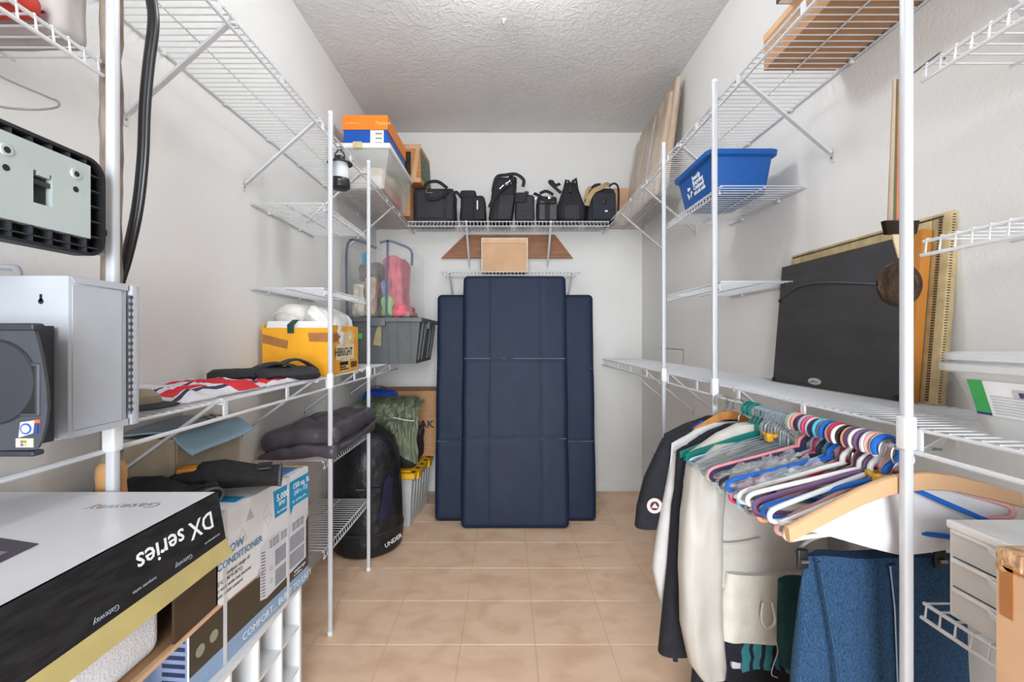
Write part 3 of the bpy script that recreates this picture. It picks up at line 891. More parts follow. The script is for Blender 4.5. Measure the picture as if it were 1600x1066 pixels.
# cable loop, hose, stick, things on the corner shelf
t = thing('cable_loop', 'thin grey cable hanging in a loop under the corner shelf', 'cable', (-.75, .7, 1.5))
MB().tube(spline([(-.86, .62, 1.655), (-.80, .68, 1.585), (-.745, .72, 1.56), (-.712, .71, 1.545), (-.705, .70, 1.53), (-.73, .68, 1.517), (-.77, .66, 1.517), (-.84, .62, 1.545), (-.88, .6, 1.60), (-.87, .6, 1.655)], 6), .0016, 6).build('cable', mat('grey_cable', (120, 122, 126), 0.5), t)
t = thing('black_hose', 'black rubber hose hanging from the upper left shelf behind the pole', 'hose', (-.71, .88, 1.03))
hy = .875
hp = [(-.7, hy, 2.012), (-.694, hy, 1.96), (-.698, hy, 1.86), (-.690, hy, 1.79), (-.700, hy, 1.70), (-.707, hy, 1.62), (-.711, hy, 1.52), (-.722, hy, 1.42), (-.742, hy, 1.33), (-.765, hy, 1.25), (-.79, hy, 1.12), (-.80, hy, 1.022)]
MB().tube(spline(hp, 5), .0098, 12, flat=1.0).build('tube', mat('black_rubber', (38, 38, 40), 0.35, var=0.1), t)
MB().tube(spline([(p[0] + .0088, p[1] - .0045, p[2]) for p in hp], 5), .0022, 6).build('seam_ridge', mat('rubber_ridge', (74, 74, 78), 0.3), t)
t = thing('wooden_stick', 'weathered wooden stick with smooth turned handle behind the near left pole', 'stick', (-.722, .818, 0))
rs = random.Random(3)
MB().tube([(-.722 + rs.uniform(-.0015, .0015), .818, .93 + i * .03) for i in range(30)], [.0155 + rs.uniform(-.0016, .0018) for i in range(30)], 12).build('shaft', mat('grey_bark', (146, 132, 118), 0.9, var=0.25, scale=40, stretch=(1, 1, .3), bump=0.5, bscale=90), t)
MB().lathe([(.013, .55), (.018, .60), (.022, .75), (.023, .88), (.0215, .905), (.023, .915), (.022, .935), (.016, .945)], (-.722, .818, 0), 16).build('handle', mat('turned_wood', (196, 148, 96), 0.5, var=0.1, scale=10, stretch=(1, 1, .2)), t)
MB().tube([(-.722, .818, 0.0), (-.722, .818, .56)], .011, 10).build('ferrule', M_STEEL, t)
t = thing('red_pouch', 'red fabric pouch on the corner shelf at upper left', 'pouch', (-.83, .6, 1.662))
MB().rbox(-.95, -.722, .45, .705, 1.662, 1.70, .016, 3, 8, crumple(.004, 20, 1, 1.662)).build('body', mat('red_fabric', (204, 62, 46), 0.7, var=0.12, scale=30), t)
MB().tube([(-.94, .708, 1.685), (-.73, .708, 1.685)], .002, 6).build('zipper', mat('dark_red', (140, 34, 30), 0.6), t)
t = thing('printed_bag', 'pale fabric bag with a ring print on the corner shelf at upper left', 'bag', (-.85, .76, 1.662))
def bgf(p, n):
    q = p.copy()
    if q.z > 1.68: q.z = 1.68 + (q.z - 1.68) * (.35 + .65 * min(1, max(0, (q.x + .96) / .26)))
    q += n * (nz(p, 18, 6) * .004)
    q.z = max(q.z, 1.662)
    return q
MB().rbox(-.97, -.722, .718, .782, 1.662, 1.80, .02, 3, 8, bgf).build('body', mat('pale_fabric', (184, 178, 174), 0.8, var=0.06), t)
MB().tube([(-.765 + .022 * math.cos(R(a)), .7135, 1.752 + .016 * math.sin(R(a))) for a in range(0, 360, 24)], .003, 6, closed=True).build('ring_print', mat('brown_print', (112, 70, 40), 0.7), t)
# ------------------------------------------------------------ left shelf: cap, cloths, straps, yellow box
t = thing('cloth_cap', 'small taupe and black cap on the left shelf beside the cabinet', 'cap', (-.78, .96, 1.016))
MB().lathe([(.052, 1.017), (.055, 1.03), (.050, 1.045), (.035, 1.056), (.012, 1.060), (.001, 1.060)], (-.81, .965, 0), 20, fn=lambda p, a: Vector((p.x, p.y, p.z + .003 * nz(p, 30)))).build('crown', mat('taupe_cloth', (150, 134, 116), 0.85, var=0.08), t)
MB().sheet(lambda u, v: (-.81 + (.045 + .04 * u) * math.sin((v - .5) * 2.2 + R(70)), .965 - (.045 + .04 * u) * math.cos((v - .5) * 2.2 + R(70)), 1.030 - .008 * u), 4, 12, .003).build('visor', M_FAB, t)

M_RED = mat('red_cotton', (206, 34, 48), 0.75, var=0.06)
M_WHC = mat('white_cotton', (216, 214, 220), 0.8, var=0.05)
M_NVC = mat('navy_cotton', (52, 50, 84), 0.8, var=0.08)
def cloth_rag(lab, x0, x1, y0, y1, z, amp, seed, mfn, base=0.012):
    t = thing('folded_cloth', lab, 'cloth', ((x0 + x1) / 2, (y0 + y1) / 2, z))
    def f(u, v):
        uu = u + .06 * nz((u * 4, v * 4, seed), 1); vv = v + .05 * nz((u * 4, v * 4, seed + 9), 1)
        e = min(u, 1 - u, v, 1 - v) * 6
        h = base * min(1, e) + amp * (.5 + .5 * nz((u * 5, v * 7, seed), 1)) + amp * .4 * abs(nz((u * 13, v * 13, seed + 3), 1))
        return (x0 + (x1 - x0) * uu, y0 + (y1 - y0) * vv, z + .004 + max(0, h) * min(1, .25 + e))
    MB().sheet(f, 36, 44, .004, mfn=mfn).build('cloth', [M_WHC, M_RED, M_NVC], t)
def m1(u, v):
    if .50 < v < .80 and u > .15: return 1
    if .05 < v < .42 and .58 < u < .80: return 1
    if abs(u - .86) < .035 or abs(u - .5) < .02 or (v > .84 and abs(u - .35) < .05): return 2
    return 0
cloth_rag('crumpled red and white cloth with navy stripes on the left shelf', -.975, -.725, 1.02, 1.40, 1.017, .018, 2, m1)
def m2(u, v):
    return 1 if (.2 < u < .85) else 0
cloth_rag('small red and white cloth beside the black straps on the left shelf', -.83, -.725, 1.36, 1.56, 1.017, .010, 8, m2, .006)
# black neoprene straps, folded over
M_NEO = mat('black_neoprene', (36, 37, 41), 0.7, var=0.1, bump=0.12, bscale=260)
t = thing('neoprene_wrap', 'folded black neoprene wrap with straps on the left shelf', 'wrap', (-.83, 1.56, 1.016))
def roll(x0, y0, x1, y1, w, h, n, seed):
    rings = []
    for i in range(n + 1):
        s = i / n
        cx, cy = x0 + (x1 - x0) * s, y0 + (y1 - y0) * s
        dx, dy = x1 - x0, y1 - y0; L = math.hypot(dx, dy); nx, ny = -dy / L, dx / L
        e = min(1, .72 + 3 * min(s, 1 - s))
        rg = []
        for k in range(18):
            a = 2 * math.pi * k / 18
            ww = w * e * (1 + .08 * nz((s * 6, seed, 0), 1)); hh = h * e
            rg.append((cx + nx * ww * math.cos(a), cy + ny * ww * math.cos(a), max(1.0165, 1.017 + hh + hh * math.sin(a) + .002 * nz((s * 9, k * .6, seed), 1))))
        rings.append(rg)
    return MB().loft(rings)
roll(-.965, 1.44, -.80, 1.55, .048, .026, 12, 1).build('rolled_sleeve', M_NEO, t)
roll(-.85, 1.49, -.72, 1.66, .078, .026, 12, 4).build('lower_fold', M_NEO, t)
for k, (a, b_, zz) in enumerate((((-.88, 1.50), (-.74, 1.62), .058), ((-.84, 1.60), (-.725, 1.70), .066), ((-.90, 1.57), (-.76, 1.70), .050))):
    p = [(a[0] + (b_[0] - a[0]) * s, a[1] + (b_[1] - a[1]) * s, 1.018 + zz * math.sin(math.pi * (.12 + .76 * s)) + .006) for s in [i / 14 for i in range(15)]]
    MB().sweep(p, .07, .006, (-(b_[1] - a[1]), b_[0] - a[0], 0)).build('strap', M_NEO, t)
    MB().sweep([(q[0], q[1], q[2] + .0042) for q in p[3:-3]], .012, .002, (-(b_[1] - a[1]), b_[0] - a[0], 0)).build('edge_binding', mat('binding_grey', (70, 70, 76), 0.7), t)
MB().rbox(-.812, -.802, 1.515, 1.53, 1.05, 1.056, .002, 1).build('buckle', M_WHITE, t)

# yellow bulb carton
M_YEL = mat('yellow_print', (238, 168, 36), 0.4, var=0.04)
t = thing('yellow_carton', 'yellow carton patched with brown tape between the left poles', 'box', (-.84, 1.96, 1.0172))
yx0, yx1, yy0, yy1, yz0, yz1 = -.978, -.7145, 1.79, 2.15, 1.0175, 1.222
for (a, b_, c_, d, n_) in ((yx0, yx1, yy0, yy0 + .004, 'front_panel'), (yx0, yx1, yy1 - .004, yy1, 'back_panel'), (yx1 - .004, yx1, yy0 + .004, yy1 - .004, 'side_panel'), (yx0, yx0 + .004, yy0 + .004, yy1 - .004, 'side_panel')):
    MB().box(a, b_, c_, d, yz0, yz1 - (.012 if n_ == 'front_panel' else 0)).build(n_, M_YEL, t, 0)
MB().box(yx0 + .004, yx1 - .004, yy0 + .004, yy1 - .004, yz0, yz0 + .004).build('bottom_panel', M_CARD, t, 0)
MB().hexa([(yx0 + .008, yy0 + .006, yz1 - .03), (yx1 - .006, yy0 + .006, yz1 - .03), (yx1 - .006, yy0 + .009, yz1 - .03), (yx0 + .008, yy0 + .009, yz1 - .03),
           (yx0 + .008, yy0 + .03, yz1 + .016), (yx1 - .006, yy0 + .03, yz1 + .016), (yx1 - .006, yy0 + .033, yz1 + .016), (yx0 + .008, yy0 + .033, yz1 + .016)]).build('inner_flap', M_WHITE, t, 0)
MB().add([(yx0 + .002, yy0 - .0007, 1.15), (yx0 + .10, yy0 - .0007, 1.125), (yx0 + .105, yy0 - .0007, 1.158), (yx0 + .002, yy0 - .0007, 1.185)], [(0, 1, 2, 3)]).build('tape_patch', M_TAPE, t, 0)
MB().add([(yx1 - .075, yy0 - .0007, 1.155), (yx1, yy0 - .0007, 1.153), (yx1, yy0 - .0007, 1.19), (yx1 - .08, yy0 - .0007, 1.19)], [(0, 1, 2, 3)]).build('tape_patch', M_TAPE, t, 0)
MB().add([(yx1 + .0007, yy0, 1.150), (yx1 + .0007, yy0 + .17, 1.158), (yx1 + .0007, yy0 + .17, 1.192), (yx1 + .0007, yy0, 1.188)], [(0, 1, 2, 3)]).build('tape_patch', M_TAPE, t, 0)
MB().add([(yx1 + .0007, yy0 + .14, yz0 + .006), (yx1 + .0007, yy0 + .22, yz0 + .006), (yx1 + .0007, yy0 + .31, yz1 - .04), (yx1 + .0007, yy0 + .26, yz1 - .01), (yx1 + .0007, yy0 + .17, yz1 - .03)], [(0, 1, 2, 3, 4)]).build('pale_print', mat('pale_orange_print', (238, 200, 140), 0.4), t, 0)
MB().box(yx1 + .0006, yx1 + .0012, yy0 + .085, yy0 + .30, 1.075, 1.142).build('logo_panel', mat('pale_cream_print', (232, 216, 186), 0.4), t, 0)
text_part('lettering', 'HiBRIGHT', .05, (yx1 + .0013, yy0 + .065, 1.092), (0, 1, 0), (0, 0, 1), M_INK, t, bold=.0004, space=.95)
text_part('lettering', 'energy saving', .016, (yx1 + .0013, yy0 + .13, 1.078), (0, 1, 0), (0, 0, 1), M_ACG, t)
for (y0_, y1_, z0_, z1_) in ((.125, .225, 1.05, 1.066), (.125, .225, 1.030, 1.036), (.125, .20, 1.040, 1.046)):
    MB().box(yx1 + .0008, yx1 + .0012, yy0 + y0_, yy0 + y1_, z0_, z1_).build('print_block', M_INK, t, 0)
for k in range(9):
    MB().box(yx1 + .0008, yx1 + .0012, yy0 + .262 + k * .009, yy0 + .267 + k * .009, 1.035, 1.062).build('barcode_bar', M_INK, t, 0)
M_BAG = mat('white_plastic_film', (224, 222, 214), 0.3, var=0.08, scale=14)
t = thing('white_pillow', 'plump off-white pillow stuffed into the yellow carton', 'pillow', (-.88, 1.97, 1.2))
def pil(p, n):
    q = p + n * (nz(p, 9, 2) * .010 + nz(p, 22, 3) * .004)
    return q
MB().rbox(-.968, -.835, 1.832, 2.10, 1.13, 1.315, .06, 5, 5, pil).build('cover', M_BAG, t, 60)
MB().tube(spline([(-.965, 1.84, 1.255), (-.93, 1.826, 1.275), (-.87, 1.826, 1.262), (-.84, 1.84, 1.24)], 5), .003, 6).build('seam', M_CREAM, t)
t = thing('plastic_bag', 'crumpled white plastic bag in the yellow carton beside the pillow', 'bag', (-.77, 1.97, 1.2))
MB().rbox(-.832, -.722, 1.835, 2.13, 1.10, 1.305, .05, 5, 9, lambda p, n: p + n * (nz(p, 16, 7) * .016 + abs(nz(p, 40, 3)) * .012) + Vector((0, 0, -.045 * max(0, (p.x + .80) / .08) if p.z > 1.2 else 0))).build('film', mat('crinkled_white_film', (226, 226, 222), 0.28, var=0.1, scale=25, bump=0.4, bscale=60), t, 60)
t = thing('green_label', 'dark green tag hanging over the front of the yellow carton', 'tag', (-.86, 1.78, 1.2))
MB().sweep([(-.862, 1.786, 1.188), (-.863, 1.786, 1.222), (-.862, 1.83, 1.243)], .026, .0015, (1, 0, 0)).build('ribbon', mat('dark_green_tag', (20, 66, 60), 0.6), t)

# ------------------------------------------------------------ folded puffer jacket, duffel
M_PUF = mat('slate_puffer', (82, 76, 84), 0.34, var=0.12, scale=12, bump=0.15, bscale=50)
t = thing('puffer_jacket', 'folded slate grey puffer jacket on the low left wire shelf', 'jacket', (-.82, 2.0, .692))
def puf(seed, floor):
    def f(p, n):
        ch = abs(math.sin((p.y * .55 + p.x) * 26 + nz(p, 6, seed) * 1.2))
        d = .010 * (ch ** .5 - .7) + nz(p, 11, seed) * .008
        q = p + n * d
        q.z -= .035 * max(0, (-.80 - p.x) / .18)
        if q.z < floor: q.z = floor
        return q
    return f
MB().rbox(-.985, -.672, 1.745, 2.30, .695, .750, .026, 4, (16, 26, 2), puf(1, .693)).build('lower_layer', M_PUF, t, 70)
MB().rbox(-.982, -.665, 1.76, 2.28, .742, .822, .038, 4, (16, 26, 2), puf(5, .700)).build('upper_layer', M_PUF, t, 70)
MB().tube(spline([(-.67, 1.80, .735), (-.645, 1.9, .742), (-.64, 2.05, .75), (-.66, 2.25, .757)], 5), .009, 8).build('sleeve_edge', M_PUF, t)

M_DUF = mat('duffel_nylon', (30, 30, 34), 0.42, var=0.25, scale=22, bump=0.9, bscale=18)
t = thing('duffel_bag', 'large black duffel bag standing upright on the floor', 'bag', (-.788, 2.535, 0))
dc = Vector((-.788, 2.535, 0))
def dfn(p, a):
    r = Vector((p.x - dc.x, p.y - dc.y, 0))
    k = 1 + .05 * nz(p, 5, 3) + .06 * nz(p, 13, 8) * min(1, p.z * 4)
    q = dc + r * k; q.z = p.z + (.02 * nz(p, 9, 2) if p.z > .2 else 0)
    q.z = max(0, q.z)
    q.x = max(q.x, XL + .004)
    return q
pr = [(.14, 0), (.178, .004), (.19, .02), (.195, .08), (.192, .16), (.190, .25), (.188, .33), (.186, .42), (.178, .5), (.165, .56), (.14, .61), (.10, .64), (.05, .655), (.005, .66)]
MB().lathe(pr, dc, 44, fn=dfn).build('body', M_DUF, t, 75)
MB().lathe([(.196, .118), (.200, .122), (.200, .130), (.196, .134)], dc, 44, fn=lambda p, a: Vector((max(XL + .003, p.x), p.y, p.z))).build('seam_band', M_FAB, t)
pts = [(a, z) for a, z in ((-52, .18), (-50, .26), (-47, .33), (-44, .40))]
MB().sheet(lambda u, v: (dc.x + .200 * math.cos(R(-58 + 16 * u + 10 * v)), dc.y + .200 * math.sin(R(-58 + 16 * u + 10 * v)), .17 + .23 * v + .03 * math.sin(3 * u)), 6, 12, .003).build('blue_panel', mat('royal_nylon', (25, 30, 58), 0.5, var=0.2), t)
MB().sweep(spline([(dc.x + .03, dc.y - .205, .34), (dc.x + .06, dc.y - .206, .37), (dc.x + .10, dc.y - .185, .37), (dc.x + .12, dc.y - .17, .36)], 5), .022, .004, (0, 0, 1)).build('handle', M_FAB, t)
MB().box(dc.x + .0, dc.x + .06, dc.y - .203, dc.y - .199, .375, .38).build('zipper', M_STEEL, t)
text_part('lettering', 'UNDER', .034, (dc.x + .138, dc.y - .150, .050), (.62, .75, .22), (-.1, -.1, 1), M_INKW, t, extrude=.001, off=.004)

# ------------------------------------------------------------ yellow-lidded tote, kraft box, jackets behind the duffel
M_YLID = mat('yellow_lid_plastic', (232, 178, 34), 0.4, var=0.03)
t = thing('yellow_lid_tote', 'clear storage tote with yellow lid between duffel and blue mats', 'tote', (-.76, 2.98, 0), (0, 0, R(-5)))
MB().loft([[(-.20, -.19, .002), (.175, -.19, .002), (.175, .21, .002), (-.20, .21, .002)], [(-.215, -.205, .30), (.195, -.205, .30), (.195, .225, .30), (-.215, .225, .30)]]).build('tub', M_CLEARF, t, 0, local=True)
for k in range(6):
    y = -.15 + k * .065
    MB().hexa([(.172, y, .05), (.178, y, .05), (.178, y + .02, .05), (.172, y + .02, .05), (.188, y, .27), (.197, y, .27), (.197, y + .02, .27), (.188, y + .02, .27)]).build('rib', M_CLEARF, t, 0, local=True)
MB().rbox(-.185, .155, -.17, .19, .01, .12, .02, 2, 3, crumple(.008, 12, 3)).build('contents', mat('grey_blue_contents', (92, 104, 118), 0.8, var=0.2, scale=14), t, local=True)
MB().rbox(-.185, .155, -.17, .19, .12, .26, .02, 2, 3, crumple(.008, 12, 8)).build('contents', mat('buff_contents', (170, 158, 140), 0.8, var=0.2, scale=14), t, local=True)
ld = MB().rbox(-.235, .215, -.225, .245, .298, .338, .012, 3).build('lid', M_YLID, t, local=True)
MB().rbox(-.20, .18, -.19, .21, .336, .346, .004, 2).build('lid_panel', M_YLID, ld, local=True)
for y in (-.12, .14): MB().rbox(.205, .222, y - .035, y + .035, .285, .325, .004, 2).build('latch', M_YLID, ld, local=True)
for k in range(5): MB().box(.188, .212, -.2 + k * .09, -.17 + k * .09, .3378, .3386).build('lid_slot', M_INK, ld, 0, local=True)
t = thing('kraft_carton', 'brown kraft carton printed PAK beside the blue mats', 'box', (-.72, 3.2, .347))
MB().box(-.95, -.485, 3.12, 3.40, .347, .80).build('carton', M_CARD, t, 0)
MB().box(-.95, -.485, 3.119, 3.12, .795, .8005).build('tape', M_TAPE, t, 0)
text_part('lettering', 'PAK', .072, (-.645, 3.1195, .545), (1, 0, 0), (0, 0, 1), M_INK, t, bold=.0014, space=1.05)
t = thing('black_gym_bag', 'small black bag slumped on the yellow lid', 'bag', (-.66, 2.98, .347))
MB().rbox(-.80, -.565, 2.80, 3.10, .347, .575, .06, 4, 6, crumple(.018, 8, 12, .347)).build('body', M_FAB, t, 60)
MB().sweep(spline([(-.58, 2.9, .52), (-.56, 2.93, .58), (-.565, 3.0, .59), (-.58, 3.06, .53)], 5), .02, .003, (1, 0, 0)).build('strap', M_FAB2, t)
M_OLV = mat('olive_shell', (98, 106, 84), 0.45, var=0.1, scale=9, bump=0.12, bscale=40)
t = thing('olive_jacket', 'olive green rain jacket draped over the duffel bag', 'jacket', (-.72, 2.78, .5))
def drape(x0, x1, ztop, yb, yf, zend, seed, amp=.014):
    # cloth lying over the heap: comes from the back (v=0), over the front edge, hangs down (v=1)
    def f(u, v):
        x = x0 + (x1 - x0) * u
        if v < .45:
            s_ = v / .45; y = yb + (yf - yb) * s_; z = ztop - .02 * s_ * s_
        else:
            s_ = (v - .45) / .55; y = yf - .03 * math.sin(min(1, s_ * 2) * 1.57); z = ztop - .02 - (ztop - .02 - (zend(u) if callable(zend) else zend)) * s_
        w = nz((u * 5, v * 3, seed), 1) * amp * 1.6 + nz((u * 11, v * 8, seed + 4), 1) * amp * .8 + abs(nz((u * 7 + v * 5, v * 4 - u * 3, seed + 8), 1)) * amp
        return (x + nz((u * 3, v * 6, seed + 2), 1) * amp, y - w * (1 if v > .4 else .3), z + w * (1 if v < .5 else .3))
    return MB().sheet(f, 44, 44, .006)
drape(-.93, -.575, .775, 2.95, 2.74, lambda u: .60 + .04 * math.sin(u * 9), 2).build('body', M_OLV, t, 70)
drape(-.70, -.535, .765, 2.92, 2.72, lambda u: .50 - .10 * u, 7, .012).build('sleeve', M_OLV, t, 70)
drape(-.80, -.62, .782, 2.93, 2.715, lambda u: .655 + .03 * u, 12, .012).build('hood', M_OLV, t, 70)
MB().tube(spline([(-.72, 2.682, .700), (-.66, 2.672, .690), (-.60, 2.675, .678), (-.55, 2.70, .668)], 5), .004, 6).build('zipper', mat('pale_zip', (188, 190, 180), 0.5), t)
t = thing('blue_bag', 'bright blue nylon bag behind the olive jacket', 'bag', (-.86, 3.0, .7))
MB().rbox(-.97, -.74, 2.96, 3.11, .62, .825, .06, 4, 7, crumple(.014, 9, 4)).build('body', mat('royal_blue_nylon', (28, 74, 176), 0.5, var=0.12), t, 60)
MB().sweep(spline([(-.93, 3.0, .81), (-.90, 2.98, .845), (-.83, 2.98, .845), (-.79, 3.0, .81)], 5), .02, .003, (0, 1, 0)).build('strap', mat('navy_strap', (20, 40, 96), 0.6), t)

# ------------------------------------------------------------ grey flip-lid tote with clear bags on top
M_TOT = mat('grey_tote_plastic', (92, 97, 98), 0.5, var=0.04)
t = thing('grey_tote', 'dark grey plastic tote overhanging the end of the left shelf', 'tote', (-.75, 2.86, 1.0172))
tz0, tz1 = 1.0175, 1.262
MB().loft([[(-.965, 2.63, tz0), (-.535, 2.63, tz0), (-.535, 3.14, tz0), (-.965, 3.14, tz0)], [(-.988, 2.60, tz1), (-.505, 2.60, tz1), (-.505, 3.17, tz1), (-.988, 3.17, tz1)]]).build('tub', M_TOT, t, 0)
lid = MB().rbox(-.992, -.49, 2.585, 3.185, tz1 - .002, 1.288, .006, 2).build('lid', M_TOT, t)
MB().rbox(-.80, -.70, 2.572, 2.60, 1.236, 1.284, .004, 2).build('latch', M_TOT, lid)
MB().rbox(-.503, -.484, 2.80, 2.92, 1.225, 1.275, .004, 2).build('handle', M_TOT, lid)
for x in (-.93, -.695, -.64, -.565): MB().hexa([(x, 2.622, tz0 + .01), (x + .006, 2.622, tz0 + .01), (x + .006, 2.632, tz0 + .01), (x, 2.632, tz0 + .01), (x, 2.592, tz1), (x + .006, 2.592, tz1), (x + .006, 2.603, tz1), (x, 2.603, tz1)]).build('rib', M_TOT, t, 0)
for y in (2.68, 2.78, 2.96, 3.06): MB().hexa([(-.537, y, tz0 + .02), (-.527, y, tz0 + .02), (-.527, y + .03, tz0 + .02), (-.537, y + .03, tz0 + .02), (-.508, y, tz1), (-.496, y, tz1), (-.496, y + .03, tz1), (-.508, y + .03, tz1)]).build('rib', M_TOT, t, 0)
MB().sweep([(-.735, 2.589, 1.24), (-.742, 2.588, 1.20), (-.752, 2.592, 1.125)], lambda s: .018 + .03 * s, .003, (1, 0, 0)).build('paper_tag', mat('khaki_tag', (152, 142, 104), 0.5, var=0.1), t)
MB().rbox(-.885, -.84, 2.600, 2.604, 1.165, 1.195, .0015, 1).build('green_sticker', mat('green_sticker', (70, 190, 84), 0.5), t)

def clear_bag(lab, x0, x1, y0, y1, z0, z1, trim, items):
    t = thing('clear_storage_bag', lab, 'bag', ((x0 + x1) / 2, (y0 + y1) / 2, z0), group='clear bags on the grey tote')
    def f(p, n):
        q = p + n * (nz(p, 7, x0 * 9) * .010)
        if p.z > (z0 + z1) / 2 and p.x > (x0 + x1) / 2: q.z -= .25 * max(0, p.x - (x0 + x1) / 2)
        q.z = max(q.z, z0)
        return q
    MB().rbox(x0, x1, y0, y1, z0, z1, .025, 3, 5, f).build('clear_cover', M_FILM, t, 60)
    for (nm, a, m, sd) in items:
        MB().rbox(*a, .025, 3, 12, lambda p, n: Vector((p.x + n.x * .014 * nz((p.x * 3, p.y, p.z * .7), 26, sd), p.y + n.y * (.022 * nz((p.x * 2.2, p.y, p.z * .6), 30, sd) + .006 * nz(p, 60, sd)), max(z0 + .003, p.z + n.z * .02 * nz(p, 18, sd))))).build(nm, m, t, 70)
    for path in trim:
        MB().sweep(spline(path, 4), .014, .003, (1, 0, 0)).build('binding', mat('slate_binding', (86, 92, 112), 0.6), t)
C = lambda n, c, v=.12: mat(n, c, 0.8, var=v, scale=16)
z0 = 1.2885
clear_bag('clear zipped bag with beige clothes on the grey tote, leftmost', -.95, -.765, 2.66, 3.0, z0, 1.745,
          [[(-.945, 2.655, z0 + .01), (-.95, 2.652, 1.5), (-.945, 2.66, 1.73), (-.87, 2.66, 1.744), (-.775, 2.66, 1.70)]],
          [('folded_clothes', (-.93, -.86, 2.69, 2.95, z0 + .004, 1.50), C('linen', (206, 196, 182)), 1), ('folded_clothes', (-.855, -.79, 2.68, 2.95, z0 + .004, 1.535), C('rose_beige', (186, 154, 136)), 2),
           ('folded_clothes', (-.93, -.79, 2.80, 2.96, 1.53, 1.64), C('grey_brown', (120, 110, 102)), 4), ('blue_pouch', (-.875, -.825, 2.69, 2.72, 1.62, 1.69), C('cyan_cloth', (34, 150, 180)), 5)])
clear_bag('clear zipped bag with pink and green clothes on the grey tote', -.762, -.56, 2.66, 3.06, z0, 1.745,
          [[(-.714, 2.653, z0 + .01), (-.712, 2.648, 1.45), (-.707, 2.648, 1.6), (-.706, 2.655, 1.735)], [(-.755, 2.66, 1.735), (-.70, 2.66, 1.745), (-.65, 2.66, 1.73), (-.57, 2.66, 1.69), (-.565, 2.66, 1.60)]],
          [('folded_clothes', (-.745, -.635, 2.70, 2.95, 1.36, 1.665), C('dusty_pink', (196, 96, 110)), 6), ('folded_clothes', (-.755, -.69, 2.68, 2.82, z0 + .004, 1.42), C('lime_cloth', (150, 196, 124)), 7),
           ('folded_clothes', (-.69, -.605, 2.68, 2.95, z0 + .004, 1.375), C('coral_print', (214, 70, 96), .3), 8), ('folded_clothes', (-.64, -.585, 2.70, 2.95, z0 + .004, 1.33), C('mauve_cloth', (176, 120, 126)), 9),
           ('folded_clothes', (-.752, -.705, 2.675, 2.72, 1.42, 1.52), C('lavender_cloth', (136, 136, 180)), 10)])

# ------------------------------------------------------------ top left shelf: lantern, clear tote, shoe boxes, cartons
t = thing('camping_lantern', 'black and white camping lantern hanging from the upper left shelf', 'lantern', (-.703, 1.885, 1.80))
lx, ly = -.703, 1.885
MB().lathe([(.03, 1.795), (.040, 1.80), (.0415, 1.812), (.041, 1.833), (.039, 1.838)], (lx, ly, 0), 24).build('base', M_BLACK, t)
MB().lathe([(.036, 1.838), (.0375, 1.86), (.036, 1.885), (.033, 1.905)], (lx, ly, 0), 24).build('lens', mat('lantern_lens', (212, 216, 222), 0.35, alpha=.9), t)
MB().lathe([(.02, 1.903), (.052, 1.902), (.050, 1.906), (.026, 1.916), (.020, 1.922), (.019, 1.932), (.012, 1.936)], (lx, ly, 0), 24).build('cap', M_BLACK, t)
MB().tube(spline([(lx - .02, ly, 1.92), (lx - .018, ly, 1.945), (lx, ly, 1.962), (lx + .018, ly, 1.945), (lx + .02, ly, 1.92)], 5), .003, 6).build('bail', M_BLACK, t)
MB().tube(arc((lx, ly, 1.967), .008, -90, 150, 8), .0022, 6).build('hook', M_BLACK, t)
MB().box(lx + .008, lx + .02, ly - .0425, ly - .039, 1.818, 1.826).build('switch', M_STEEL, t)

t = thing('clear_tote', 'clear plastic storage box with white lid on the upper left shelf', 'tote', (-.80, 2.74, 2.002))
M_TBIN = mat('milky_plastic', (222, 224, 220), 0.25, var=0.02, alpha=.40)
MB().loft([[(-.945, 2.50, 2.0025), (-.685, 2.50, 2.0025), (-.685, 3.0, 2.0025), (-.945, 3.0, 2.0025)], [(-.965, 2.46, 2.215), (-.648, 2.46, 2.215), (-.648, 3.03, 2.215), (-.965, 3.03, 2.215)]]).build('tub', M_TBIN, t, 0)
MB().rbox(-.975, -.637, 2.447, 3.042, 2.208, 2.238, .008, 2).build('lid', M_WHITE, t)
MB().rbox(-.84, -.79, 2.438, 2.452, 2.205, 2.24, .003, 1).build('latch', mat('amber_latch', (206, 186, 140), 0.5), t)
for k, (a, c) in enumerate((((-.93, -.70, 2.53, 2.75, 2.012, 2.07), (208, 172, 148)), ((-.93, -.70, 2.53, 2.74, 2.072, 2.135), (222, 196, 176)), ((-.93, -.70, 2.76, 2.98, 2.012, 2.09), (206, 96, 92)), ((-.92, -.70, 2.76, 2.97, 2.092, 2.16), (204, 190, 130)), ((-.86, -.705, 2.515, 2.528, 2.015, 2.085), (232, 228, 218)))):
    MB().rbox(*a, .012, 2, 4, crumple(.006, 20, k, 2.006)).build('folded_cloth', C('tote_cloth%d' % k, c), t, 60)

M_OR = mat('orange_carton', (238, 132, 36), 0.45, var=0.03)
M_BL = mat('cobalt_carton', (14, 82, 176), 0.45, var=0.03)
t = thing('shoe_box', 'orange and blue shoe box on top of the clear tote', 'box', (-.79, 2.72, 2.239))
MB().box(-.915, -.672, 2.51, 2.95, 2.2392, 2.345).build('base', M_BL, t, 0)
ld = MB().box(-.920, -.667, 2.505, 2.955, 2.335, 2.415).build('lid', M_OR, t, 0)
text_part('lettering', 'Fitness', .03, (-.735, 2.5045, 2.362), (1, 0, 0), (0, 0, 1), mat('pale_orange_ink', (250, 196, 140), 0.5), ld)
text_part('lettering', 'premium', .02, (-.90, 2.5045, 2.366), (1, 0, 0), (0, 0, 1), mat('pale_orange_ink', (250, 196, 140)), ld)
lb = MB().box(-.765, -.69, 2.5088, 2.51, 2.243, 2.333).build('size_label', mat('label_cream', (232, 222, 212), 0.6), t, 0)
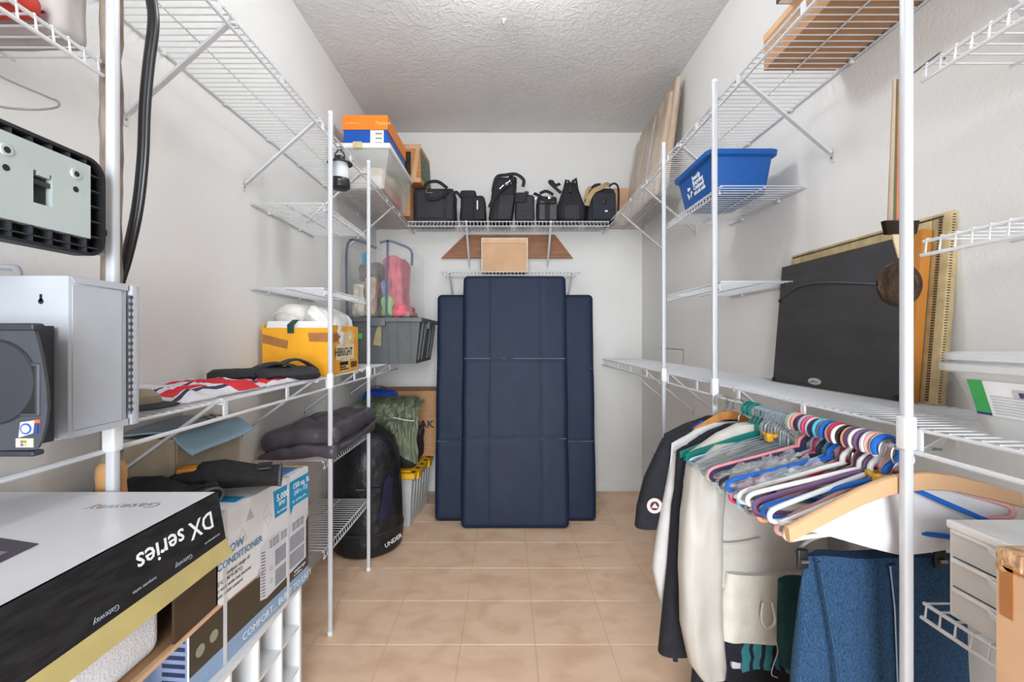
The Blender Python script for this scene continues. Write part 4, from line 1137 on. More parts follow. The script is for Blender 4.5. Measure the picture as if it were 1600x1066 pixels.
for k in range(3): MB().box(-.735, -.70, 2.508, 2.509, 2.31 - k * .026, 2.317 - k * .026).build('label_print', M_ACS, lb, 0)
t = thing('brown_carton', 'brown carton on the upper left shelf behind the clear tote', 'box', (-.76, 3.22, 2.002))
MB().box(-.97, -.662, 3.06, 3.41, 2.0025, 2.235).build('carton', M_CARD, t, 0)
MB().box(-.97, -.661, 3.20, 3.26, 2.235, 2.2365).box(-.662, -.6605, 3.20, 3.26, 2.12, 2.2365).build('tape', M_TAPE, t, 0)
M_CRT = mat('crate_print', (188, 130, 78), 0.6, var=0.12, scale=8, stretch=(1, 1, 8))
t = thing('crate_print_box', 'box printed like a wooden crate atop the brown carton', 'box', (-.75, 3.2, 2.2372))
MB().hexa([(-.95, 3.08, 2.2375), (-.59, 3.08, 2.2375), (-.57, 3.38, 2.2375), (-.95, 3.40, 2.2375), (-.95, 3.08, 2.50), (-.60, 3.08, 2.50), (-.585, 3.38, 2.50), (-.95, 3.40, 2.50)]).build('carton', M_CRT, t, 0)
for (za, zb) in ((2.24, 2.27), (2.468, 2.50)): MB().box(-.952, -.592, 3.076, 3.0795, za, zb).build('printed_board', M_CARDL, t, 0)
MB().hexa([(-.655, 3.076, 2.27), (-.625, 3.076, 2.27), (-.625, 3.079, 2.27), (-.655, 3.079, 2.27), (-.625, 3.076, 2.468), (-.6, 3.076, 2.468), (-.6, 3.079, 2.468), (-.625, 3.079, 2.468)]).build('printed_board', M_CARDL, t, 0)
MB().box(-.80, -.66, 3.076, 3.0795, 2.29, 2.45).build('dark_print', mat('dark_fruit_print', (44, 38, 32), 0.6, var=.3, scale=30), t, 0)
MB().hexa([(-.5885, 3.10, 2.28), (-.5865, 3.10, 2.28), (-.569, 3.36, 2.28), (-.571, 3.36, 2.28), (-.597, 3.10, 2.46), (-.595, 3.10, 2.46), (-.580, 3.36, 2.46), (-.582, 3.36, 2.46)]).build('dark_print', mat('green_fruit_print', (92, 110, 92), 0.6, var=.3, scale=20), t, 0)
# ------------------------------------------------------------ black bags on the back shelf
BZ = 1.9865
BG = 'black bags on the back shelf'
def bx(px, Y=3.17): return (px - 792) / 700 * Y
def bzz(py, Y=3.17): return 1.17 + (528 - py) * Y / 700
def bag_body(t, x0, x1, y0, y1, z1, r=.03, amp=.006, seed=1, m=None, taper=0.0, lean=0.0, z0=BZ, nm='body'):
    def f(p, n):
        q = p + n * (nz(p, 14, seed) * amp + nz(p, 34, seed) * amp * .35)
        k = (p.z - z0) / (z1 - z0)
        xc = (x0 + x1) / 2
        q.x = xc + (q.x - xc) * (1 - taper * k) + lean * k
        q.z = max(q.z, z0)
        return q
    return MB().rbox(x0, x1, y0, y1, z0, z1, r, 4, (8, 5, 8), f).build(nm, m or M_FAB, t, 65)
def strap(t, pts, w=.024, th=.004, side=None, m=None, nm='strap'):
    return MB().sweep(spline(pts, 6), w, th, side).build(nm, m or M_FAB, t)
# 1 wide boxy case
t = thing('laptop_bag', 'wide boxy black laptop bag with folded handle, leftmost of the bags', 'bag', (bx(680), 3.25, BZ), group=BG)
bag_body(t, bx(648), bx(710), 3.14, 3.36, bzz(296), .022, .004, 1, M_FAB2)
MB().rbox(bx(652), bx(694), 3.132, 3.15, BZ + .02, bzz(301), .008, 2).build('front_pocket', M_FAB2, t)
MB().rbox(bx(697), bx(708), 3.133, 3.15, BZ + .015, bzz(303), .006, 2).build('side_pocket', M_FAB2, t)
strap(t, [(bx(664), 3.15, bzz(300)), (bx(668), 3.14, bzz(289)), (bx(685), 3.13, bzz(287)), (bx(700), 3.135, bzz(297))], .024)
strap(t, [(bx(668), 3.125, bzz(305)), (bx(672), 3.115, bzz(314)), (bx(688), 3.11, bzz(313)), (bx(705), 3.115, bzz(300))], .024)
MB().tube([(bx(668), 3.118, bzz(300)), (bx(668), 3.118, bzz(305)), (bx(678), 3.118, bzz(305))], .0035, 6).build('buckle', M_CHROME, t)
MB().tube([(bx(650), 3.137, bzz(298)), (bx(709), 3.137, bzz(298))], .002, 5).build('zipper', M_BLACK, t)
# 2 small camera bag
t = thing('camera_bag', 'small black camera bag with a white logo, second from the left', 'bag', (bx(738), 3.23, BZ), group=BG)
bag_body(t, bx(718), bx(760), 3.14, 3.32, bzz(306), .03, .005, 4, taper=.12)
MB().rbox(bx(719), bx(744), 3.145, 3.30, bzz(312), bzz(298), .02, 3, 3, crumple(.003, 20, 4)).build('top_flap', M_FAB, t, 60)
MB().rbox(bx(740), bx(758), 3.128, 3.15, BZ + .01, bzz(311), .01, 2).build('front_pocket', M_FAB, t)
MB().rbox(bx(745.5), bx(747.5), 3.1265, 3.129, bzz(330), bzz(316), .003, 2).build('logo', M_INKW, t)
MB().tube([(bx(713), 3.16, bzz(304)), (bx(717), 3.15, bzz(307))], .004, 6).build('buckle', M_CHROME, t)
strap(t, [(bx(707), 3.18, bzz(306)), (bx(713), 3.17, bzz(300)), (bx(721), 3.16, bzz(310))], .02)
# 3 tall leaning bag with snap hooks
t = thing('tall_bag', 'tall black shoulder bag with silver snap hooks, tallest on the back shelf', 'bag', (bx(786), 3.24, BZ), group=BG)
bag_body(t, bx(763), bx(800), 3.15, 3.34, bzz(276), .035, .006, 7, lean=.038)
MB().rbox(bx(774), bx(798), 3.135, 3.16, BZ + .012, bzz(306), .012, 2, 2, lambda p, n: p + Vector((.03 * (p.z - BZ) / .2, 0, 0))).build('front_pocket', M_FAB2, t)
strap(t, [(bx(770), 3.16, bzz(300)), (bx(776), 3.15, bzz(279)), (bx(790), 3.14, bzz(276)), (bx(806), 3.15, bzz(274)), (bx(818), 3.16, bzz(282)), (bx(817), 3.17, bzz(292))], .024)
strap(t, [(bx(765), 3.145, bzz(326)), (bx(775), 3.125, bzz(308)), (bx(784), 3.12, bzz(298)), (bx(796), 3.125, bzz(288)), (bx(806), 3.14, bzz(280))], .030)
for (a, b_) in (((781, 300), (787, 294)), ((790, 293), (797, 287))):
    MB().tube([(bx(a[0]), 3.108, bzz(a[1])), (bx(b_[0]), 3.108, bzz(b_[1]))], .0045, 8).build('snap_hook', M_CHROME, t)
MB().tube([(bx(792) + .011 * math.cos(R(k)), 3.106, bzz(292) + .011 * math.sin(R(k))) for k in range(0, 360, 30)], .0028, 6, closed=True).build('ring', M_CHROME, t)
MB().tube([(bx(796), 3.106, bzz(287)), (bx(799), 3.106, bzz(293))], .003, 6).build('snap_hook', M_CHROME, t)
MB().rbox(bx(795), bx(802), 3.15, 3.18, bzz(278), bzz(271), .006, 2).build('handle_knot', M_FAB, t)
# 4 small pouch
t = thing('pouch_bag', 'small plain black pouch bag right of the tall bag', 'bag', (bx(820), 3.22, BZ), group=BG)
bag_body(t, bx(805), bx(835), 3.13, 3.29, bzz(306), .024, .004, 11, M_FAB2)
MB().rbox(bx(804), bx(823), 3.12, 3.16, bzz(320), bzz(304), .012, 3, 3, crumple(.004, 30, 3)).build('flap', M_FAB, t, 60)
MB().rbox(bx(819), bx(826), 3.15, 3.18, bzz(307), bzz(300), .006, 2).build('handle', M_BLACK, t)
# 5 mesh pouch
t = thing('mesh_pouch', 'small black pouch with two grey mesh pockets and strap', 'bag', (bx(854), 3.22, BZ), group=BG)
bag_body(t, bx(839), bx(870), 3.13, 3.29, bzz(308), .026, .004, 15)
M_MESH = mat('grey_mesh', (78, 80, 86), 0.7, var=0.15, scale=90)
MB().rbox(bx(842), bx(851), 3.122, 3.14, BZ + .008, bzz(322), .007, 2).build('mesh_pocket', M_MESH, t)
MB().rbox(bx(858), bx(869), 3.122, 3.14, BZ + .008, bzz(322), .007, 2).build('mesh_pocket', M_MESH, t)
MB().rbox(bx(842), bx(868), 3.12, 3.14, bzz(321), bzz(316), .004, 2).build('band', M_BLACK, t)
strap(t, [(bx(834), 3.16, bzz(303)), (bx(842), 3.14, bzz(308)), (bx(852), 3.118, bzz(317)), (bx(860), 3.117, bzz(320))], .022)
strap(t, [(bx(843), 3.15, bzz(304)), (bx(853), 3.14, bzz(301)), (bx(864), 3.15, bzz(306))], .022)
MB().rbox(bx(855), bx(860), 3.112, 3.12, bzz(315), bzz(310), .003, 2).build('buckle', M_CHROME, t)
MB().rbox(bx(836), bx(838.5), 3.13, 3.14, bzz(315), bzz(310), .003, 2).build('buckle', M_CHROME, t)
# 6 drawstring backpack
t = thing('drawstring_backpack', 'black backpack with pinched pointed top and side strap', 'bag', (bx(892), 3.24, BZ), group=BG)
def bpf(p, n):
    q = p + n * (nz((p.x, p.y, p.z * .4), 26, 5) * .009 + nz(p, 60, 2) * .002)
    k = max(0, (p.z - BZ) / .30)
    xc = bx(892)
    q.x = xc + (q.x - xc) * (1.0 - .62 * max(0, k - .35) / .65) + .004 * k
    q.y = 3.24 + (q.y - 3.24) * (1 - .6 * max(0, k - .4) / .6)
    q.z = max(q.z, BZ)
    return q
MB().rbox(bx(870), bx(914), 3.13, 3.35, BZ, bzz(281), .05, 5, (10, 6, 12), bpf).build('body', M_FAB, t, 65)
for a in (-1, 1): MB().tube([(bx(893) + a * .012, 3.2, bzz(282)), (bx(893) + a * .034, 3.2, bzz(276) if a > 0 else bzz(279)), (bx(893) + a * .05, 3.21, bzz(294))], [.012, .009, .007], 8).build('top_corner', M_FAB, t)
strap(t, [(bx(876), 3.15, bzz(303)), (bx(866), 3.14, bzz(295)), (bx(858), 3.14, bzz(287)), (bx(862), 3.14, bzz(286)), (bx(867), 3.15, bzz(291)), (bx(875), 3.16, bzz(288))], .022)
MB().tube([(bx(884), 3.155, bzz(294)), (bx(889), 3.145, bzz(300)), (bx(887), 3.135, bzz(312))], .003, 6).build('drawstring', M_FAB2, t)
MB().rbox(bx(888), bx(892), 3.13, 3.15, bzz(303), bzz(296), .004, 2).build('cord_lock', M_BLACK, t)
MB().rbox(bx(880), bx(905), 3.118, 3.15, BZ + .006, bzz(322), .02, 3, 4, crumple(.005, 22, 4)).build('front_pocket', M_FAB2, t, 60)
# 7 bag with tan strap
t = thing('messenger_bag', 'black bag with tan webbing strap, rightmost of the bags', 'bag', (bx(940), 3.24, BZ), group=BG)
bag_body(t, bx(917), bx(962), 3.14, 3.34, bzz(295), .028, .005, 21, taper=.08)
MB().rbox(bx(924), bx(960), 3.125, 3.15, BZ + .01, bzz(303), .012, 3, 3, crumple(.003, 20, 1)).build('front_pocket', mat('blue_black_nylon', (40, 44, 54), 0.72, var=.12, bump=.2, bscale=300), t, 60)
M_TAN = mat('tan_webbing', (176, 152, 110), 0.8, var=0.08, bump=0.2, bscale=300)
strap(t, [(bx(915), 3.13, bzz(324)), (bx(919), 3.122, bzz(312)), (bx(926), 3.118, bzz(302)), (bx(936), 3.12, bzz(297)), (bx(946), 3.135, bzz(291)), (bx(953), 3.16, bzz(291))], .034, .004, None, M_TAN)
strap(t, [(bx(914), 3.16, bzz(312)), (bx(917), 3.15, bzz(300)), (bx(922), 3.15, bzz(294))], .022, .004, None, M_TAN)
strap(t, [(bx(922), 3.15, bzz(298)), (bx(930), 3.15, bzz(292)), (bx(938), 3.15, bzz(291))], .03)
strap(t, [(bx(950), 3.15, bzz(293)), (bx(958), 3.14, bzz(289)), (bx(964), 3.14, bzz(295)), (bx(965), 3.14, bzz(315)), (bx(964), 3.14, bzz(332))], .014)
MB().rbox(bx(939), bx(945), 3.116, 3.126, bzz(322), bzz(312), .004, 2).build('buckle', M_BLACK, t)
MB().box(bx(943), bx(947), 3.122, 3.1245, bzz(334), bzz(331.5)).build('logo_tag', M_INKW, t, 0)
t = thing('corner_carton', 'brown carton in the right back corner beside the bags', 'box', (.87, 3.32, 2.003))
MB().box(.79, 1.0, 3.29, 3.415, 2.003, 2.27).build('carton', M_CARDL, t, 0)
MB().box(.79, 1.0, 3.345, 3.365, 2.27, 2.2715).box(.789, .79, 3.345, 3.365, 2.15, 2.27).build('tape', M_TAPE, t, 0)

# wood board and light box on the short back shelf
M_WD = mat('oiled_walnut', (150, 96, 58), 0.45, var=0.15, scale=6, stretch=(1, 1, 9))
t = thing('wood_board', 'brown wooden board with slanted ends against the back wall', 'board', (.01, YB - .01, 1.772))
wz0, wz1 = 1.774, 1.952
MB().prism([(-.50, wz0), (.502, wz0), (.366, wz1), (-.318, wz1)], lambda q: (q[0], YB - .028, q[1]), lambda q: (q[0], YB - .006, q[1])).build('panel', M_WD, t, 0)
MB().box(-.48, .482, YB - .034, YB - .026, wz0, wz0 + .014).build('lower_ledge', M_WD, t, 0)
t = thing('light_box', 'light wood-coloured box with pale edges on the short back shelf', 'box', (-.015, 3.2, 1.636))
lx0, lx1, lz0, lz1, ly = -.172, .140, 1.636, 1.866, 3.145
MB().box(lx0, lx1, ly, ly + .16, lz0, lz1).build('carton', M_CARDL, t, 0)
MB().box(lx0 - .006, lx1 + .006, ly - .004, ly + .165, lz1 - .032, lz1 + .003).build('lid', mat('lid_cardboard', (210, 174, 140), 0.8), t, 0)
for (a, b_, c_, d) in ((lx0 - .007, lx0 - .001, lz0, lz1), (lx1 + .001, lx1 + .007, lz0, lz1), (lx0 - .007, lx1 + .007, lz1 - .002, lz1 + .0045)):
    MB().box(a, b_, ly - .006, ly - .002, c_, d).build('pale_edge', mat('pale_edge', (226, 214, 196), 0.7), t, 0)

# ------------------------------------------------------------ top right shelf: wrapped panels, flat cartons
M_WRAP = mat('brown_wrap', (196, 174, 152), 0.3, var=0.16, scale=12, stretch=(1, 1, .25), bump=0.4, bscale=30)
def panel(lab, xb, xt, y0, y1, zt0, zt1, th, seed):
    t = thing('wrapped_panel', lab, 'panel', (xb, (y0 + y1) / 2, 2.003), group='wrapped panels leaning on the right wall')
    rings = []
    n = 14
    for k in range(n + 1):
        s = k / n
        y = y0 + (y1 - y0) * s
        zt = zt0 + (zt1 - zt0) * s
        w = .004 * nz((s * 5, seed, 0), 1)
        rings.append([(xb + w, y, 2.003), (xb + th + w, y, 2.003), (xt + th, y, zt), (xt, y, zt + .004 * nz((s * 9, seed, 2), 1))])
    MB().loft(rings).build('board', M_WRAP, t, 20)
    for s in (.03, .97):
        y = y0 + (y1 - y0) * s; zt = zt0 + (zt1 - zt0) * s
        MB().tube([(xb - .001, y, 2.006), ((xb + xt) / 2 - .001, y, (2 + zt) / 2), (xt - .001, y, zt)], .003, 6).build('wrap_edge', M_FILM, t)
    MB().sweep([(xb - .002 + (xt - xb) * s, y0 + (y1 - y0) * .35, 2.003 + (zt0 - 2.003) * s) for s in (0.02, .3, .6, .95)], .05, .001, (0, 1, 0)).build('packing_tape', M_TAPEC, t)
panel('plastic-wrapped brown panel leaning on the right wall, outermost', .855, .948, 2.60, 3.28, 2.60, 2.58, .022, 1)
panel('plastic-wrapped brown panel leaning on the right wall, middle one', .885, .973, 2.56, 3.26, 2.665, 2.64, .022, 2)
panel('plastic-wrapped brown panel leaning on the right wall, next to the wall', .915, .997, 2.62, 3.27, 2.62, 2.60, .022, 3)
t = thing('flat_carton', 'long brown carton on the upper right shelf seen from below', 'box', (.91, 1.0, 2.002))
MB().box(.80, 1.022, .55, 1.395, 2.002, 2.11).build('carton', M_CARD, t, 0)
for y in (.70, .95, 1.2): MB().box(.80, 1.022, y, y + .004, 2.0012, 2.002).build('flap_seam', M_DKBR, t, 0)
MB().box(.799, .80, .55, 1.395, 2.09, 2.11).build('edge', M_CARDL, t, 0)
t = thing('white_carton', 'white carton on top of the long brown carton at upper right', 'box', (.86, 1.0, 2.111))
MB().box(.762, 1.0, .72, 1.26, 2.1105, 2.25).build('carton', M_WHITE, t, 0)
MB().box(.759, .762, .72, 1.263, 2.1105, 2.122).box(.759, 1.0, 1.26, 1.263, 2.1105, 2.122).build('lower_edge', M_DKBR, t, 0)

# ------------------------------------------------------------ blue recycling bin
M_BIN = mat('blue_bin_plastic', (16, 84, 160), 0.4, var=0.03)
t = thing('recycling_bin', 'blue plastic recycling bin with white lettering on the right wire shelf', 'bin', (.855, 1.76, 1.6965))
def rr(x0, x1, y0, y1, z, r, n=5):
    o = []
    for (cx, cy, a0) in ((x1 - r, y1 - r, 0), (x0 + r, y1 - r, 90), (x0 + r, y0 + r, 180), (x1 - r, y0 + r, 270)):
        for k in range(n + 1):
            a = R(a0 + 90 * k / n); o.append((cx + r * math.cos(a), cy + r * math.sin(a), z))
    return o
bz0, bz1 = 1.6965, 1.846
wall_out = [rr(.752, .945, 1.628, 1.90, bz0, .02), rr(.730, .960, 1.606, 1.922, bz1 - .022, .022)]
wall_in = [rr(.734, .956, 1.610, 1.918, bz1 - .02, .02), rr(.756, .941, 1.632, 1.896, bz0 + .005, .018)]
MB().loft([wall_out[0], wall_out[1], wall_in[0], wall_in[1]]).build('tub', M_BIN, t, 40)
MB().loft([rr(.728, .962, 1.604, 1.924, bz1 - .026, .022), rr(.718, .972, 1.594, 1.934, bz1 - .020, .026), rr(.716, .974, 1.592, 1.936, bz1 - .004, .027), rr(.722, .968, 1.598, 1.930, bz1, .025), rr(.735, .955, 1.611, 1.917, bz1 - .004, .02), rr(.735, .955, 1.611, 1.917, bz1 - .024, .02), rr(.728, .962, 1.604, 1.924, bz1 - .026, .022)], caps=False).build('rim', M_BIN, t, 40)
def binp(y, z):   # point on the left face (toward -x)
    k = (z - bz0) / (bz1 - .022 - bz0)
    return Vector((.752 - .022 * k, y, z))
bup = (binp(0, 1.8) - binp(0, 1.7)).normalized()
for k, tx in enumerate(('Smurfit', 'Recycling', 'Company', '813-286-4808')):
    text_part('lettering', tx, .024 if k < 3 else .017, binp(1.776, 1.790 - k * .0185), (0, -1, 0), bup, M_INKW, t, extrude=.0006, off=.0012, bold=.0005)
for k in range(3):
    a = R(90 + 120 * k)
    cy, cz = 1.815, 1.755
    pts = []
    for (rr_, da) in ((.024, -38), (.024, 20), (.030, 20), (.018, 50), (.007, 20), (.012, 18), (.012, -38)):
        aa = a + R(da); pts.append((cy - rr_ * math.cos(aa), cz + rr_ * math.sin(aa)))
    mb = MB(); mb.add([binp(q[0], q[1]) - Vector((.0015, 0, 0)) for q in pts], [tuple(range(7))]); mb.build('recycling_arrow', M_INKW, t, 0)

# ------------------------------------------------------------ framed pictures leaning on the right wall
M_BACK = mat('black_backing_paper', (60, 59, 61), 0.75, var=0.12, scale=10, stretch=(1, .5, 1.6), bump=0.5, bscale=9)
M_GW = mat('honey_wood', (196, 130, 58), 0.4, var=0.1, scale=8, stretch=(1, 1, .2))
M_GF = mat('antique_gilt', (196, 176, 132), 0.45, metal=0.25, var=0.12, scale=30)
M_GFD = mat('dark_gilt', (74, 56, 38), 0.6, var=0.2, scale=60)
SZ = 1.0135
def frame_pt(x0, lean):       # local: y along wall, z up, x offset away from wall
    return None
ln = math.atan2(.034, .42)
t = thing('gilt_frame', 'ornate gilt picture frame leaning against the right wall', 'picture frame', (.990, 1.31, SZ), (0, ln, 0))
fy0, fy1, fh = -.283, .30, .452
for nm, (a, b_, c_, d) in (('near_rail', (fy0, fy0 + .05, 0, fh)), ('far_rail', (fy1 - .05, fy1, 0, fh)), ('top_rail', (fy0 + .05, fy1 - .05, fh - .05, fh)), ('bottom_rail', (fy0 + .05, fy1 - .05, 0, .05))):
    MB().rbox(-.004, .018, a, b_, c_, d, .004, 2).build(nm, M_GF, t, local=True)
MB().box(.004, .012, fy0 + .05, fy1 - .05, .05, fh - .05).build('canvas', M_BACK, t, 0, local=True)
bd = MB()
k = 0
for i in range(70):
    z = .01 + i * (fh - .02) / 69
    bd.rbox(-.0068, -.002, fy0 + .022, fy0 + .030, z - .002, z + .002, .0012, 1)
    bd.rbox(-.003, .004, fy0 - .0014, fy0 + .001, z - .0010, z + .0010, .0008, 1)
for i in range(90):
    y = fy0 + .05 + i * (fy1 - fy0 - .06) / 89
    bd.rbox(-.0075, -.003, y - .002, y + .002, fh - .047, fh - .040, .0018, 1)
o = bd.build('beading', M_GFD, t, local=True); o['kind'] = 'stuff'
MB().box(-.0052, -.0035, fy0 + .02, fy1 - .01, fh - .012, fh - .008).build('dark_groove', M_GFD, t, 0, local=True)
t = thing('backed_picture', 'picture turned around showing black paper backing and hanging wire', 'picture frame', (.964, 1.355, SZ), (0, ln, 0))
qy0, qy1, qh = -.262, .262, .412
MB().box(-.004, .002, qy0 + .004, qy1, .004, qh - .004).build('paper_backing', M_BACK, t, 0, local=True)
MB().box(-.003, .020, qy0 - .022, qy0, 0, qh + .006).build('wood_rail', M_GW, t, 0, local=True)
MB().box(-.003, .018, qy0, qy1, qh - .005, qh).build('wood_rail', M_GFD, t, 0, local=True)
MB().box(-.003, .018, qy0, qy1, 0, .005).build('wood_rail', M_GFD, t, 0, local=True)
MB().box(-.003, .018, qy1 - .005, qy1 + .002, 0, qh).build('wood_rail', M_GFD, t, 0, local=True)
MB().tube(spline([(-.006, qy1 - .005, .292), (-.008, qy1 - .07, .322), (-.009, qy1 - .16, .333), (-.009, qy1 - .26, .325), (-.008, .0 - .1, .31), (-.006, qy0 + .004, .285)], 5), .0016, 6).build('hanging_wire', M_STEEL, t, local=True)
for y in (qy0 + .006, qy1 - .006): MB().lathe([(.006, -.008), (.006, -.003)], (0, y, .29), 10, axis='x').build('screw_eye', M_BLACK, t, local=True)
for y in (qy0 + .01, qy1 - .006): MB().lathe([(.007, -.008), (.007, -.003)], (0, y, .008), 10, axis='x').build('bumper', M_BLACK, t, local=True)
mb = MB(); mb.add([(-.0046, .045 + .030 * math.cos(R(a)), .020 + .0105 * math.sin(R(a))) for a in range(0, 360, 15)], [tuple(range(24))])
mb.build('oval_sticker', mat('silver_sticker', (178, 186, 184), 0.4), t, 0, local=True)
text_part('lettering', 'gallery', .013, (-.0048, .065, .016), (0, -1, 0), (0, 0, 1), M_ACS, t, local=True, off=.0004)

# ------------------------------------------------------------ bell-pull hanging by the near right pole
t = thing('bell_pull', 'striped fabric bell pull with bronze disc hanging by the right pole', 'wall hanging', (.768, .872, 1.23))
hx, hy = .768, .874
stripe = [((190, 172, 148), -.024, -.015), ((96, 96, 66), -.015, -.008), ((186, 112, 82), -.008, .006), ((214, 190, 160), .006, .014), ((196, 160, 128), .014, .024)]
for k, (c, a, b_) in enumerate(stripe):
    MB().add([(hx + a * .55, hy, 1.675), (hx + b_ * .55, hy, 1.675), (hx + b_, hy, 1.40), (hx + a, hy, 1.40), (hx + a * .55, hy + .003, 1.675), (hx + b_ * .55, hy + .003, 1.675), (hx + b_, hy + .003, 1.40), (hx + a, hy + .003, 1.40)],
             [(0, 1, 2, 3), (7, 6, 5, 4), (0, 3, 7, 4), (1, 5, 6, 2), (0, 4, 5, 1), (3, 2, 6, 7)]).build('fabric_stripe', mat('bell_stripe%d' % k, c, 0.8), t, 0)
MB().prism([(-.034, 1.398), (.034, 1.398), (.028, 1.372), (-.028, 1.372)], lambda q: (hx + q[0], hy - .004, q[1]), lambda q: (hx + q[0], hy + .006, q[1])).build('metal_bar', mat('dark_bronze', (58, 46, 38), 0.35, metal=.7), t, 0)
MB().prism([(-.016, 1.372), (.016, 1.372), (.003, 1.326), (-.003, 1.326)], lambda q: (hx + q[0], hy, q[1]), lambda q: (hx + q[0], hy + .003, q[1])).build('fabric_tip', mat('bell_stripe3', (214, 190, 160)), t, 0)
MB().tube([(hx, hy + .001, 1.33), (hx, hy + .001, 1.316)], .002, 6).build('link', M_STEEL, t)
MB().lathe([(.001, hy - .007), (.028, hy - .006), (.030, hy - .008), (.040, hy - .006), (.0435, hy - .002), (.0435, hy + .004), (.001, hy + .004)], (hx - .002, 0, 1.274), 36, axis='y').build('disc', mat('bronze_disc', (74, 58, 46), 0.4, metal=.6, var=.2, scale=40, bump=.4, bscale=90), t)
MB().tube([(hx + .006, hy, 1.672), (hx + .006, .80, 1.680), (hx + .004, .79, 1.662)], .0018, 6).build('hook', M_STEEL, t)

# ------------------------------------------------------------ clear containers on the right shelf
def container(lab, z0, z1, grow, lab_on):
    t = thing('clear_container', lab, 'container', (.87, .64, z0), group='nested clear containers')
    g = grow
    o1, o2 = rr(.785 - g, .985 + g, .47 - g, .760 + g, z0, .045), rr(.752 - g, 1.005, .44 - g, .786 + g, z1 - .014, .05)
    i2, i1 = rr(.755 - g, 1.003, .443 - g, .783 + g, z1 - .014, .048), rr(.788 - g, .982 + g, .473 - g, .757 + g, z0 + .003, .042)
    MB().loft([o1, o2, i2, i1]).build('tub', M_CLEARF if lab_on else M_CLEAR, t, 45)
    MB().loft([rr(.748 - g, 1.008, .436 - g, .790 + g, z1 - .016, .052), rr(.738 - g, 1.012, .426 - g, .800 + g, z1 - .012, .056), rr(.738 - g, 1.012, .426 - g, .800 + g, z1 - .002, .056), rr(.746 - g, 1.006, .434 - g, .792 + g, z1, .05), rr(.755 - g, 1.003, .443 - g, .783 + g, z1 - .010, .048), rr(.748 - g, 1.008, .436 - g, .790 + g, z1 - .016, .052)], caps=False).build('rim', M_CLEARF, t, 45)
    return t
t = container('clear plastic container with green label on the right shelf', 1.0125, 1.128, 0, True)
container('clear plastic container nested inside the labelled one', 1.0175, 1.146, -.004, False)
def cp(y, z):
    k = (z - 1.0125) / (1.114 - 1.0125)
    return Vector((.785 - .033 * k - .0012, y, z))
def cdec(n_, y0, y1, z0, z1, m, o=0.0, par=None):
    dx = Vector((-o, 0, 0))
    mb = MB(); mb.add([cp(y0, z0) + dx, cp(y1, z0) + dx, cp(y1, z1) + dx, cp(y0, z1) + dx], [(0, 1, 2, 3)])
    return mb.build(n_, m, par or t, 0)
lb = cdec('label', .585, .735, 1.046, 1.102, mat('container_label', (226, 228, 232), 0.45))
cdec('green_band', .712, .735, 1.046, 1.102, mat('label_green', (58, 160, 82), 0.45), .0006, lb)
cdec('navy_band', .712, .735, 1.046, 1.050, mat('label_navy', (40, 56, 110), 0.45), .001, lb)
for k in range(7): cdec('label_text_line', .65 + (k % 2) * .01, .706, 1.050 + k * .0045, 1.052 + k * .0045, M_ACG, .0006, lb)
for k in range(5): cdec('barcode_bar', .628, .645, 1.048 + k * .005, 1.051 + k * .005, M_ACS, .0006, lb)
cdec('printed_tub', .632, .672, 1.078, 1.092, M_ACG, .0006, lb)
cdec('printed_berries', .638, .664, 1.080, 1.088, mat('berry_print', (60, 66, 96), 0.5, var=.4, scale=80), .001, lb)

# ------------------------------------------------------------ drawers and tall carton, lower right
M_DRW = mat('clear_drawer', (232, 234, 233), 0.28, var=0.02, alpha=.68)
t = thing('drawer_unit', 'small white three-drawer unit with clear drawers at lower right', 'drawers', (.88, .62, .7025))
dz0, dz1, dx0, dx1, dy0, dy1 = .7025, .862, .746, 1.01, .45, .758
MB().box(dx0 + .004, dx1, dy0, dy1, dz1 - .008, dz1).build('top_panel', M_WHITE, t, 0)
MB().box(dx0 + .004, dx1, dy0, dy1, dz0, dz0 + .005).build('bottom_panel', M_WHITE, t, 0)
for (a, b_) in ((dy0, dy0 + .005), (dy1 - .005, dy1)): MB().box(dx0 + .004, dx1, a, b_, dz0 + .005, dz1 - .008).build('side_panel', M_WHITE, t, 0)
MB().box(dx1 - .004, dx1, dy0 + .005, dy1 - .005, dz0 + .005, dz1 - .008).build('back_panel', M_WHITE, t, 0)
MB().rbox(dx0 - .004, dx0 + .010, dy0, dy1, dz1 - .012, dz1 + .002, .003, 2).build('top_lip', M_WHITE, t)
for k in range(3):
    za = dz0 + .006 + k * .0485; zb = za + .045
    dr = MB().box(dx0, dx0 + .004, dy0 + .006, dy1 - .006, za, zb - .006).box(dx0 + .004, dx1 - .01, dy0 + .008, dy1 - .008, za, za + .003).build('drawer', M_DRW, t, 0)
    MB().rbox(dx0 - .003, dx0 + .005, dy0 + .006, dy1 - .006, zb - .007, zb, .002, 1).build('drawer_lip', M_WHITE, dr)
    mb = MB()
    mb.sheet(lambda u, v: (dx0 - .002 - .024 * math.sin(math.pi * v) * (1 - u * .75), dy0 + .06 + (dy1 - dy0 - .12) * v, zb - .002 - .028 * u * math.sin(math.pi * v) ** .6), 5, 16, .002)
    mb.build('scoop_handle', M_WHITE, dr)
    MB().rbox(dx0 + .02, dx1 - .03, dy0 + .04, dy1 - .04, za + .0035, za + .018 + .006 * k, .006, 2, 3, crumple(.003, 30, k)).build('contents', mat('drawer_contents%d' % k, ((170, 168, 160), (150, 152, 158), (190, 186, 178))[k], 0.8, var=.2, scale=30), dr)
t = thing('tall_carton', 'tall brown carton with torn taped corner at the lower right edge', 'box', (.68, .45, 0))
MB().box(.662, .712, .30, .606, 0, .886).build('carton', M_CARDL, t, 0)
